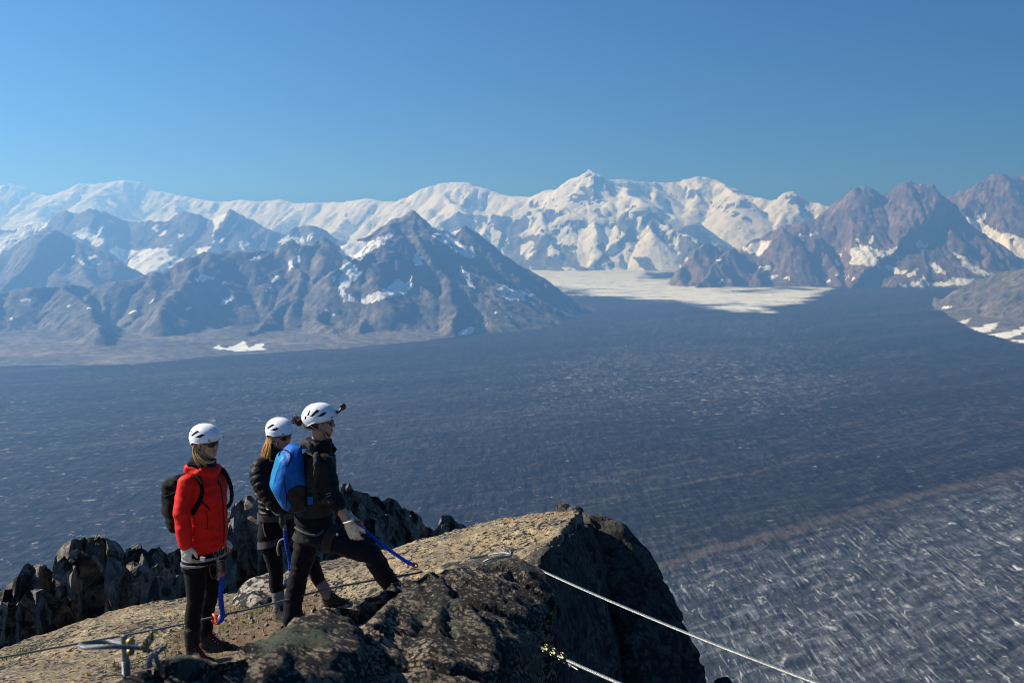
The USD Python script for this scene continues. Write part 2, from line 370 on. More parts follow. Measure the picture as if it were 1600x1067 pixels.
# the white range along the skyline
D1 = [(-200, 300, 33), (-60, 296, 33), (0, 291, 33), (13, 288, 33), (34, 291, 33), (50, 300, 33), (78, 306, 32.6), (98, 302, 32.3), (111, 294, 32.0), (126, 287, 31.8), (142, 287, 32), (165, 286, 32), (175, 282, 32), (199, 280, 32), (216, 285, 32), (243, 297, 32), (287, 306, 31.7),
      (320, 312, 31.4), (341, 315, 31.1), (364, 313, 30.8), (381, 311, 30.6), (398, 315, 30.4), (435, 311, 30.1), (465, 317, 29.8), (499, 317, 29.5), (530, 316, 29.2)]
D2 = [(530, 316, 29.2), (570, 311, 28.4), (604, 314, 28), (628, 311, 27.6), (658, 296, 27.4), (699, 285, 27.2), (732, 284, 27), (746, 290, 27), (773, 299, 26.8), (800, 306, 26.5), (830, 307, 26.2), (840, 302, 26), (854, 296, 25.8), (867, 297, 25.7), (884, 292, 25.4),
      (894, 280, 25.2), (908, 272, 25), (923, 267, 25), (931, 270, 25), (940, 279, 25.2), (969, 281, 25.8), (1002, 284, 26.4), (1033, 285, 26.8), (1060, 283, 27), (1073, 280, 27), (1100, 275, 27), (1117, 280, 27), (1127, 289, 27), (1151, 296, 26.8), (1161, 302, 26.6), (1178, 306, 26.4),
      (1205, 312, 26), (1222, 306, 25.8), (1232, 299, 25.6), (1242, 299, 25.6), (1252, 309, 25.6), (1276, 316, 25.4), (1289, 321, 25.2), (1340, 326, 25), (1420, 335, 25)]
D_extra = [[(905, 279, 25.0), (915, 273, 25.0), (922, 264, 25.0), (930, 271, 25.0), (938, 279, 25.1)], [(923, 269, 25), (935, 300, 24.4), (948, 324, 23.9)], [(923, 269, 25), (905, 300, 24.5), (884, 321, 23.8)], [(732, 286, 27), (728, 310, 26.2), (705, 335, 25.4)], [(1117, 281, 27), (1150, 310, 26), (1160, 345, 25)], [(1100, 276, 27), (1085, 305, 26), (1075, 330, 25.2)],
           [(126, 289, 31.8), (110, 310, 30.8), (60, 325, 29.5)], [(1240, 300, 25.6), (1230, 330, 24.8), (1215, 350, 24.2)], [(658, 297, 27.4), (640, 320, 26.8), (620, 345, 26)]]
D_rock_shade = [crop3((1030, 258), (1060, 190), (1110, 130), (1150, 100), (1190, 95), (1230, 130), (1300, 200), (1345, 240), (1280, 258), (1160, 262), (1100, 245)), crop3((880, 240), (940, 225), (1000, 200), (1010, 240), (980, 270), (900, 262)),  # bare rock; the first patch also paints in the summit's shaded right face
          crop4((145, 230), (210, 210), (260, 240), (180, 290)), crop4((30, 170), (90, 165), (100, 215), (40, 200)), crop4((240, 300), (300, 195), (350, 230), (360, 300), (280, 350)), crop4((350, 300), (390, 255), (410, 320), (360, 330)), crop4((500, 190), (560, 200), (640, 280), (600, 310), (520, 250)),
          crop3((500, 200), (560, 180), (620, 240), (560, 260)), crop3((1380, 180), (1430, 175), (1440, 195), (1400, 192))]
def d_snow(x, y, z, nz, px, py):
    return np.where(nz + 0.35 * (fbm2(x / 420, y / 420, 4, 71) - 0.5) < 0.55, 0.2, 1.0)
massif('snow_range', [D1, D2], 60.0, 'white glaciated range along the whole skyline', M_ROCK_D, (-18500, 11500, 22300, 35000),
       slope=0.66, relief=2600, spur=(1700, 2900, 0.36), sub=(1500, 1000, 0.45), jag=70, cut=(8, 4e-4, 1.8), seed=4, gully=(420, 110), rough=16, base_snow=d_snow, rock=D_rock_shade, extra=D_extra, ragged=4.0)

# dark buttresses under the white range
E1 = [(640, 362, 23.4), (682, 351, 23.6), (705, 338, 23.8), (719, 331, 23.8), (746, 337, 23.8), (766, 331, 23.8), (783, 333, 23.7), (810, 340, 23.6), (834, 324, 23.8), (850, 326, 23.8), (877, 328, 23.7), (884, 320, 23.8), (910, 326, 23.7), (948, 323, 23.6), (975, 326, 23.5), (992, 317, 23.4), (1002, 327, 23.3), (1016, 330, 23.2), (1029, 344, 23), (1043, 350, 22.8), (1060, 357, 22.6), (1090, 375, 22.4)]
E_snow = [crop3((840, 420), (890, 405), (910, 440), (880, 490), (840, 470)), crop3((660, 280), (720, 255), (740, 268), (690, 292)), crop3((900, 300), (1000, 320), (1100, 370), (1130, 430), (1040, 420), (950, 360)), crop3((1180, 360), (1280, 330), (1300, 380), (1200, 420)), crop3((1280, 420), (1420, 400), (1571, 420), (1571, 480), (1300, 480), (1250, 450))]
def e_snow(x, y, z, nz, px, py):
    n = fbm2((x + 0.25 * y) / 300 + 0.6 * fbm2(x / 500, y / 500, 3, 83), y / 1200, 5, 81, 0.6); return sstep(0.47, 0.56, n + 0.35 * (nz - 0.74) + 0.06 * sstep(800, 950, px) - 0.05)
massif('dark_buttresses', [E1], 40.0, 'dark rock buttresses streaked with snow at the foot of the white range', M_ROCK_D, (-3200, 5000, 20600, 24600),
       slope=0.85, relief=1400, spur=(620, 1300, 0.56), sub=(330, 420, 0.7), jag=150, cut=(8, 4e-4, 2.0), seed=5, base_snow=e_snow, snow=E_snow, ragged=3.0)

# the brown massif on the right with its lower knobs
F_low1 = [(1040, 432, 16.4), (1060, 414, 16.5), (1080, 402, 16.6), (1104, 382, 16.8), (1114, 376, 16.8), (1127, 381, 16.8), (1144, 383, 16.8), (1154, 388, 16.8), (1180, 402, 16.7), (1200, 405, 16.6)]
F_low2 = [(1160, 384, 18.5), (1168, 378, 18.5), (1195, 365, 18.5), (1219, 352, 18.4), (1239, 351, 18.3), (1262, 343, 18.2), (1283, 333, 18.2), (1303, 317, 18.1), (1323, 299, 18.1), (1347, 291, 18.1), (1367, 297, 18.0), (1379, 304, 18.0), (1391, 300, 18.0), (1401, 290, 18.0), (1411, 282, 18.0), (1424, 279, 18.0), (1435, 283, 18.0), (1445, 286, 18.0), (1455, 297, 18.0), (1472, 313, 17.9), (1489, 331, 17.7), (1509, 355, 17.4), (1529, 382, 17.0), (1539, 409, 16.6), (1536, 429, 16.3)]
F_extra = [[(1219, 353, 18.4), (1215, 370, 17.6), (1205, 380, 17.2), (1200, 395, 17.0), (1190, 415, 16.6), (1185, 435, 16.2)], [(1283, 372, 17.3), (1265, 372, 17.0), (1235, 364, 17.0), (1222, 366, 17.0)],
           [(1265, 372, 17.0), (1290, 395, 16.7), (1300, 420, 16.4), (1310, 440, 16.0)], [(1424, 281, 18), (1428, 320, 17.5), (1440, 365, 17.0), (1455, 400, 16.6), (1465, 430, 16.2)], [(1347, 292, 18.1), (1350, 330, 17.7), (1340, 360, 17.4), (1330, 380, 17.2)], [(1391, 300, 18), (1388, 340, 17.5), (1400, 375, 17.2)]]
F_snow = [crop4((543, 382), (580, 360), (642, 370), (620, 387)), crop4((700, 480), (740, 460), (830, 430), (880, 425), (930, 450), (1000, 435), (1022, 438), (940, 500), (960, 515), (1010, 525), (1060, 545), (1040, 562), (900, 522), (850, 512), (740, 522)), crop4((815, 370), (832, 373), (848, 420), (825, 422)),
          crop4((873, 415), (907, 373), (895, 418)), crop4((1053, 420), (1130, 398), (1182, 405), (1160, 432), (1060, 442)), crop4((1048, 562), (1107, 528), (1095, 557), (1060, 574)), crop4((1170, 510), (1190, 503), (1237, 545), (1225, 560), (1180, 547)), crop4((1270, 455), (1320, 470), (1380, 530), (1465, 560), (1400, 572), (1340, 540), (1290, 490)),
          crop4((1018, 607), (1120, 590), (1135, 558), (1160, 595), (1240, 595), (1260, 578), (1320, 573), (1392, 590), (1380, 608), (1200, 613), (1030, 622)), crop4((280, 420), (360, 410), (442, 398), (420, 430), (380, 472), (340, 462), (300, 450)), crop4((158, 497), (252, 478), (200, 502)), crop4((368, 520), (430, 518), (442, 547), (400, 540)),
          crop4((473, 592), (500, 568), (522, 575), (500, 597)), crop4((718, 560), (822, 573), (812, 588), (740, 577)), crop4((668, 575), (722, 588), (680, 598)), crop4((418, 565), (462, 568), (440, 583)), crop4((188, 592), (217, 573), (195, 600)), crop4((1088, 122), (1137, 133), (1120, 152)), crop4((1300, 362), (1360, 395), (1350, 400), (1310, 380))]
massif('brown_mountain', [F_low2, F_low1], 28.0, 'brown rocky mountain with twin summits and a snowy hollow right of the white icefield', M_ROCK_F, (2500, 9200, 15300, 19400),
       slope=1.05, relief=2000, spur=(520, 1300, 0.66), sub=(300, 420, 0.8), jag=190, cut=(8, 4.5e-4, 2.2), seed=6, gully=(200, 55), extra=F_extra, snow=F_snow, ragged=2.2, rough=24)

# the brown mountain at the right edge and the icefall between
G1 = [(1470, 316, 20.4), (1478, 313, 20.3), (1499, 304, 20.2), (1516, 297, 20.1), (1529, 284, 20.0), (1549, 273, 20.0), (1570, 275, 20.0), (1580, 279, 20.0), (1600, 269, 20.0), (1660, 280, 20.0), (1760, 310, 20.0)]
G_extra = [[(1549, 275, 20), (1545, 310, 19.5), (1560, 345, 19.0), (1580, 370, 18.6)]]
G_snow = [crop4((1330, 292), (1422, 275), (1410, 322), (1480, 365), (1540, 368), (1620, 410), (1700, 440), (1700, 600), (1470, 600), (1420, 520), (1390, 420), (1360, 340)), crop4((1543, 143), (1620, 200), (1620, 240), (1560, 160))]
def g_hi(X, Y, H):
    ice = -560 + 0.30 * np.maximum(Y - 16600, 0) - 0.0 * X + 60 * (fbm2(X / 300, Y / 300, 4, 97) - 0.5) + 25 * fbm2(X / 90, Y / 60, 3, 98, ridged=True)
    return np.maximum(H, np.where(Y < 19600, ice, -3000))
def g_base(x, y, z, nz, px, py):
    ice = -560 + 0.30 * np.maximum(y - 16600, 0)
    return (z < ice + 70) * 1.0
massif('brown_mountain', [G1], 30.0, 'brown rocky mountain cut by the right edge of the picture, above a white icefall', M_ROCK_F, (8000, 13200, 16000, 21200),
       slope=1.05, relief=2100, spur=(600, 1100, 0.7), sub=(300, 420, 0.8), jag=190, cut=(8, 4.5e-4, 2.2), seed=7, gully=(200, 55), extra=G_extra, snow=G_snow, ragged=2.2, rough=24, hi=g_hi, base_snow=g_base)

# the dark hillside at the right edge
H1 = [(1462, 480, 12.9), (1485, 456, 12.6), (1509, 448, 12.4), (1532, 435, 12.2), (1566, 426, 11.9), (1600, 418, 11.6), (1660, 400, 11.2), (1760, 380, 10.8)]
H_snow = [crop4((1328, 812), (1400, 800), (1492, 783), (1450, 817), (1400, 832)), crop4((1428, 842), (1540, 820), (1620, 800), (1620, 825), (1520, 862)), crop4((1268, 787), (1352, 758), (1340, 777), (1290, 792)), crop4((1225, 718), (1250, 700), (1262, 705), (1240, 722)), crop4((1540, 870), (1620, 860), (1620, 880))]
massif('dark_hillside', [H1], 22.0, 'dark hillside at the right edge with snow along its foot', M_ROCK_A, (4200, 9000, 7400, 13600),
       slope=0.55, relief=1500, spur=(700, 1500, 0.42), sub=(380, 480, 0.5), jag=40, seed=8, snow=H_snow, ragged=3.0, rough=16, hi=apron_of([(1455, 484), (1475, 486), (1490, 500), (1516, 512), (1560, 528), (1600, 542), (1700, 575)], [(1750, 10.8), (1600, 11.6), (1500, 12.5), (1460, 13)], 0.07, 70.0))
# ---------------------------------------------------------------- the glacier
def graded(a, b, fine_a, fine_b, step, grow, most):
    """Coordinates from a to b: even steps between fine_a and fine_b, growing outwards."""
    mid = list(np.arange(fine_a, fine_b + step, step))
    s, x = step, mid[-1]
    while x < b: s = min(s * grow, most); x += s; mid.append(x)
    s, x, low = step, mid[0], []
    while x > a: s = min(s * grow, most); x -= s; low.append(x)
    return np.array(low[::-1] + mid)

gxs = graded(-38000, 38000, -1100, 2300, 9.0, 1.045, 900.0)
gys = graded(-12000, 39500, 1650, 3300, 9.0, 1.011, 500.0)
GX, GY = np.meshgrid(gxs, gys)
FLOW = math.radians(35.0)
fu, fv = GX * math.cos(FLOW) + GY * math.sin(FLOW), -GX * math.sin(FLOW) + GY * math.cos(FLOW)
near = sstep(7500, 2500, GY)
GZ = glacier_z(GX, GY)
# swells along the flow, hummocks, and crevasses that run away from the viewer
GZ = GZ + near * 3 * (fbm2(fu / 420, fv / 130, 4, 200) - 0.5) + 14 * sstep(14000, 6000, GY) * (fbm2(GX / 900, GY / 900, 3, 205) - 0.5)
wob = 22 * (fbm2(GX / 120, GY / 120, 3, 210) - 0.5)
cre = noise2((GX + wob + 0.10 * GY) / 26.0, GY / 120.0, 215)
zone = sstep(0.35, 0.6, fbm2(GX / 500, GY / 500, 3, 220))
GZ = GZ + near * (7.0 * (1 - np.abs(2 * cre - 1)) ** 2.0 * (0.4 + 0.6 * zone) + 3.0 * (fbm2(GX / 40, GY / 40, 4, 225) - 0.5))
GV = np.stack([GX, GY, GZ], -1).reshape(-1, 3)
n_r, n_c = GX.shape
gi = np.arange(n_r * n_c).reshape(n_r, n_c)
GF = np.vstack([np.stack([gi[:-1, :-1].ravel(), gi[:-1, 1:].ravel(), gi[1:, 1:].ravel()], 1), np.stack([gi[:-1, :-1].ravel(), gi[1:, 1:].ravel(), gi[1:, :-1].ravel()], 1)])
gpx, gpy = proj(np.stack([GX, GY, glacier_z(GX, GY)], -1).reshape(-1, 3))
gpy = gpy + (11 * (fbm2(GX / 110, GY / 110, 5, 230, 0.65) - 0.5) * sstep(12000, 6000, GY)).ravel()
ahead = GV[:, 1] > 1000
def soft_poly(poly, width):
    pg = shapely.Polygon(poly).buffer(0)
    cand = np.flatnonzero(ahead & (gpx > -200) & (gpx < 1800) & (gpy > 380) & (gpy < 1300))
    out = np.zeros(len(gpx))
    pts = shapely.points(gpx[cand], gpy[cand])
    d = shapely.distance(pg.boundary, pts) * np.where(shapely.contains_xy(pg, gpx[cand], gpy[cand]), 1, -1)
    out[cand] = np.clip(0.5 + d / (2 * width), 0, 1)
    return out
def soft_line(line, width):
    ls = shapely.LineString(line)
    cand = np.flatnonzero(ahead & (gpx > -200) & (gpx < 1800) & (gpy > 380) & (gpy < 1300))
    out = np.zeros(len(gpx))
    out[cand] = np.clip(1 - shapely.distance(ls, shapely.points(gpx[cand], gpy[cand])) / width, 0, 1)
    return out
white = soft_poly([(760, 395), (800, 398), (1100, 398), (1800, 380), (1800, 395), (1300, 420), (1130, 425), (1010, 424), (1000, 432), (1080, 440), (1180, 452), (1250, 448), (1300, 452), (1275, 462), (1240, 473), (1205, 483), (1165, 484), (1110, 478), (1040, 470), (960, 462), (900, 455), (845, 448), (815, 436)], 20)
white = np.where((GV[:, 1] > 30000), 1.0, white) * 1.3 - 0.2
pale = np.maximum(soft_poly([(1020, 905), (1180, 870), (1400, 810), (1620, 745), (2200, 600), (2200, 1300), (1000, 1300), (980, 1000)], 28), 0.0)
moraine = np.maximum(soft_line([(1000, 893), (1060, 875), (1150, 852), (1250, 826), (1350, 798), (1450, 772), (1530, 752), (1620, 732)], 17),
                     0.8 * soft_line([(880, 790), (930, 780), (1000, 770), (1100, 752), (1170, 740), (1240, 722), (1320, 705), (1400, 688), (1480, 660)], 4.5))
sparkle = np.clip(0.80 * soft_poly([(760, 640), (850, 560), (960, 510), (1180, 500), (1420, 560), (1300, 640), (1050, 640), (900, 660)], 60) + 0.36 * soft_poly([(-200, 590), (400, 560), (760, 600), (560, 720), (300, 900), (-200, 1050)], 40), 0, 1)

M_GLACIER = mat('glacier_ice', {
    'geo': ('geometry', {}),
    'w': ('attribute', {'attribute': 'white'}), 'pl': ('attribute', {'attribute': 'pale'}), 'mo': ('attribute', {'attribute': 'moraine'}), 'sp': ('attribute', {'attribute': 'sparkle'}),
    # debris: fine mottling drawn out along the flow
    'mf': ('mapping', {'rotation': (0, 0, -FLOW), 'scale': (0.35, 1.0, 1.0)}),
    'mfr': ('vector_rotate', {'rotate_type': 'z_axis', 'angle': -FLOW}),
    'mfs': ('mapping', {'scale': (0.007, 0.028, 0.02)}),
    'nd': ('noise_texture', {'scale': 1.0, 'detail': 10.0, 'roughness': 0.76, 'distortion': 0.6}),
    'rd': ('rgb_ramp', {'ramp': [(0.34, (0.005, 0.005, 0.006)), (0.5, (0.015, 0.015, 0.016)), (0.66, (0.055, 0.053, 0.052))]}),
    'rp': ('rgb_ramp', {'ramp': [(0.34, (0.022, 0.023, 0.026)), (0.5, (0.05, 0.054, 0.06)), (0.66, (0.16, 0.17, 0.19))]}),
    'mixp': ('mix', {}),
    # broad flow bands
    'mfb': ('mapping', {'scale': (0.00035, 0.0032, 0.002)}), 'nb': ('noise_texture', {'scale': 1.0, 'detail': 5.0, 'roughness': 0.6, 'distortion': 0.3}), 'rb': ('rgb_ramp', {'ramp': [(0.34, (0.55, 0.56, 0.58)), (0.5, (0.95, 0.95, 0.95)), (0.66, (1.7, 1.66, 1.6))]}), 'mb': ('mix', {'mix_type': 'multiply', 'fac': 0.9}),
    # crevasse walls of clean ice: short bright streaks
    'mc': ('mapping', {'scale': (0.12, 0.013, 0.02)}),
    'nc': ('noise_texture', {'scale': 1.0, 'detail': 3.5, 'roughness': 0.6, 'distortion': 0.35}),
    'tc': ('map_range', {'from_min': 0.60, 'from_max': 0.66, 'clamp': True}),
    'mc2': ('mapping', {'scale': (0.022, 0.036, 0.02)}),
    'nc2': ('noise_texture', {'scale': 1.0, 'detail': 5.0, 'roughness': 0.66, 'distortion': 0.6}),
    'big': ('noise_texture', {'scale': 0.0011, 'detail': 4.0, 'roughness': 0.6}),
    'thr': ('math', {'math_type': 'multiply_add', 'value2': -0.16, 'value3': 0.735}),
    'thr2': ('math', {'math_type': 'multiply_add', 'value2': -0.12}),
    'd2': ('math', {'math_type': 'subtract'}),
    'tc2': ('map_range', {'from_min': 0.0, 'from_max': 0.03, 'clamp': True}),
    'cmax': ('math', {'math_type': 'maximum'}),
    'cpl': ('math', {'math_type': 'multiply'}),
    'mixc': ('mix', {'color2': (0.46, 0.48, 0.47)}),
    # medial moraines, brown
    'nm': ('noise_texture', {'scale': 0.022, 'detail': 5.0, 'roughness': 0.7}),
    'mm': ('math', {'math_type': 'multiply'}), 'mmr': ('map_range', {'from_min': 0.22, 'from_max': 0.44, 'to_max': 0.65, 'clamp': True}),
    'mixm': ('mix', {'color2': (0.078, 0.062, 0.049)}),
    # white upper basin with dirty streaks
    'mw': ('mapping', {'scale': (0.0012, 0.0018, 0.01)}),
    'nw': ('noise_texture', {'scale': 1.0, 'detail': 8.0, 'roughness': 0.7, 'distortion': 0.5}),
    'ws': ('math', {'math_type': 'multiply_add', 'value2': 2.2, 'value3': -1.1}),
    'wa': ('math', {'math_type': 'add'}),
    'wr': ('map_range', {'from_min': 0.34, 'from_max': 0.62, 'clamp': True}),
    'wcr': ('rgb_ramp', {'ramp': [(0.38, (0.34, 0.41, 0.48)), (0.48, (0.74, 0.77, 0.80)), (0.62, (0.84, 0.86, 0.87))]}), 'mixw': ('mix', {}),
    'nw2': ('noise_texture', {'scale': 3.0, 'detail': 8.0, 'roughness': 0.75, 'distortion': 0.8}),
    'dk': ('map_range', {'from_min': 0.36, 'from_max': 0.44, 'to_min': 0.35, 'to_max': 1.0, 'clamp': True}), 'dkm': ('mix', {'mix_type': 'multiply', 'fac': 1.0}),
    'flv': ('noise_texture', {'scale': 0.006, 'detail': 4.0, 'roughness': 0.7}), 'flr': ('map_range', {'from_min': 0.35, 'from_max': 0.65, 'to_min': 0.08, 'to_max': 0.62, 'clamp': True}), 'flm': ('math', {'math_type': 'multiply'}),
    'plf': ('math', {'math_type': 'multiply_add', 'value2': 0.9, 'value3': 0.10}),
    'vor': ('voronoi_texture', {'scale': 0.022, 'feature': 'f1'}), 'bh': ('math', {'math_type': 'multiply_add', 'value2': 0.45}), 'bh2': ('math', {'math_type': 'multiply_add', 'value2': 0.9}),
    'mlm': ('mapping', {'scale': (0.034, 0.0060, 0.02)}), 'nl': ('noise_texture', {'scale': 1.0, 'detail': 2.5, 'roughness': 0.5, 'distortion': 0.3}), 'lsb': ('math', {'math_type': 'subtract', 'value2': 0.5}), 'lab': ('math', {'math_type': 'absolute'}),
    'lr': ('map_range', {'from_min': 0.005, 'from_max': 0.028, 'to_min': 1.0, 'to_max': 0.0, 'clamp': True}), 'nlm': ('noise_texture', {'scale': 0.020, 'detail': 5.0, 'roughness': 0.7}), 'lmr': ('map_range', {'from_min': 0.52, 'from_max': 0.66, 'clamp': True}), 'lmul': ('math', {'math_type': 'multiply'}), 'lmax': ('math', {'math_type': 'maximum'}), 'tch': ('math', {'math_type': 'multiply', 'value2': 0.40}),
    'bn': ('noise_texture', {'scale': 0.02, 'detail': 6.0, 'roughness': 0.65}),
    'b': ('bump', {'strength': 0.9, 'distance': 14.0}),
    'p': ('principled_bsdf', {'roughness': 0.92, 'specular_ior_level': 0.08}),
}, [('geo.position', 'mfr.vector'), ('mfr.vector', 'mfs.vector'), ('mfs.vector', 'nd.vector'), ('nd.fac', 'rd.fac'), ('nd.fac', 'rp.fac'),
    ('mfr.vector', 'mfb.vector'), ('mfb.vector', 'nb.vector'), ('nb.fac', 'rb.fac'), ('mixp.color', 'mb.color1'), ('rb.color', 'mb.color2'), ('pl.fac', 'mixp.fac'), ('rd.color', 'mixp.color1'), ('rp.color', 'mixp.color2'),
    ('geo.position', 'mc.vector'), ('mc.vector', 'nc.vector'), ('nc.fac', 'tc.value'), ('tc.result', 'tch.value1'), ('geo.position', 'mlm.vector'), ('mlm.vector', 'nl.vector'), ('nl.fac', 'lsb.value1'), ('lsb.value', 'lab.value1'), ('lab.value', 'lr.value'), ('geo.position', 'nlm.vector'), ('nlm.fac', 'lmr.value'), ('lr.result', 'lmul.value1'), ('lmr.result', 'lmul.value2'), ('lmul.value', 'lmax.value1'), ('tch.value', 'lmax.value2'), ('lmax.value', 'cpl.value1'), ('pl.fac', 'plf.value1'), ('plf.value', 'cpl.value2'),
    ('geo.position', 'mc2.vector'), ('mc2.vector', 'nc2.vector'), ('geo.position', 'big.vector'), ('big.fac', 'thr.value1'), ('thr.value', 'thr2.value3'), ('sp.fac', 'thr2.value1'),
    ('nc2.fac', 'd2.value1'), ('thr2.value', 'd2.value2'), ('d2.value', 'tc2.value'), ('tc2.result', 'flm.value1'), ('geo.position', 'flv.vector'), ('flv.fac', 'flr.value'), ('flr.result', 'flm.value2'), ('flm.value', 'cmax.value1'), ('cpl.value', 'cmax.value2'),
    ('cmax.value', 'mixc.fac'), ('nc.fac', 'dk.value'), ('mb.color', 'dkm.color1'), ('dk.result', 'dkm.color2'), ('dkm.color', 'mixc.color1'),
    ('geo.position', 'nm.vector'), ('nm.fac', 'mm.value1'), ('mo.fac', 'mm.value2'), ('mm.value', 'mmr.value'), ('mmr.result', 'mixm.fac'), ('mixc.color', 'mixm.color1'),
    ('geo.position', 'mw.vector'), ('mw.vector', 'nw.vector'), ('nw.fac', 'ws.value1'), ('ws.value', 'wa.value1'), ('w.fac', 'wa.value2'), ('wa.value', 'wr.value'),
    ('wr.result', 'mixw.fac'), ('mixm.color', 'mixw.color1'), ('mw.vector', 'nw2.vector'), ('nw2.fac', 'wcr.fac'), ('wcr.color', 'mixw.color2'), ('mixw.color', 'p.base_color'),
    ('geo.position', 'bn.vector'), ('geo.position', 'vor.vector'), ('vor.distance', 'bh.value1'), ('bn.fac', 'bh.value3'), ('nl.fac', 'bh2.value1'), ('bh.value', 'bh2.value3'), ('bh2.value', 'b.height'), ('b.normal', 'p.normal')])
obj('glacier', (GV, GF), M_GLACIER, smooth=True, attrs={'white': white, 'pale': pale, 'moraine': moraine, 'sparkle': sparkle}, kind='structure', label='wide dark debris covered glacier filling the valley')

# ---------------------------------------------------------------- haze
M_HAZE = mat('haze_air', {'v': ('principled_volume', {'color': (0.165, 0.42, 1.0), 'density': 9.2e-5, 'anisotropy': 0.36, 'absorption_color': (0.37, 0.37, 0.37)})}, [], surface=None, volume='v.volume')
hz = trimesh.creation.box([78000, 54000, 3250.0]); hz.apply_translation([0, 13000, -905 + 1625])
obj('haze', hz, M_HAZE, smooth=False, kind='stuff', label='thin blue haze filling the valley air')
# ---------------------------------------------------------------- near rock
from scipy.interpolate import RBFInterpolator

def hull_of(pts):
    return Manifold.hull_points(np.asarray(pts, float))

def to_tm(m):
    a = m.to_mesh() if hasattr(m, 'to_mesh') else m
    return trimesh.Trimesh(np.array(a.vert_properties[:, :3], float), np.array(a.tri_verts), process=True) if hasattr(a, 'vert_properties') else a

def rock_from(m, edge, amps, seed=0, smooth=6, crack=0.0, blocks=None):
    """A Manifold weathered into a rock: refined, rounded, displaced along its normals. amps: (size, height) pairs."""
    t = to_tm(m.refine_to_length(edge))
    if smooth: trimesh.smoothing.filter_taubin(t, lamb=0.5, nu=0.52, iterations=smooth)
    v, n = t.vertices.copy(), t.vertex_normals
    d = np.zeros(len(v))
    for k, (size, amp) in enumerate(amps):
        d += amp * 2 * (meshkit.fbm(v / size + 31.7 * seed + 5.1 * k, 3, seed * 7 + k) - 0.5)
    if crack:
        c = meshkit.noise(v / np.array([0.9, 0.9, 0.5]) + 11.3 * seed, seed + 99)
        d -= crack * sstep(0.035, 0.0, np.abs(c - 0.5))
    if blocks:
        size, amp, groove, edge_w = blocks
        rg_ = np.random.default_rng(seed + 5000)
        q = v / np.asarray(size, float)
        q = q + 0.35 * (meshkit.noise(q * 1.3 + seed, seed + 3)[:, None] - 0.5)
        lo, hi = q.min(0) - 1, q.max(0) + 1
        cells = rg_.uniform(lo, hi, (max(8, int(np.prod(hi - lo))), 3))
        dd, ii = cKDTree(cells).query(q, k=2)
        off = rg_.uniform(-1, 1, len(cells))
        d += amp * off[ii[:, 0]] - groove * sstep(edge_w, 0.0, dd[:, 1] - dd[:, 0])
    t.vertices = v + n * d[:, None]
    return t

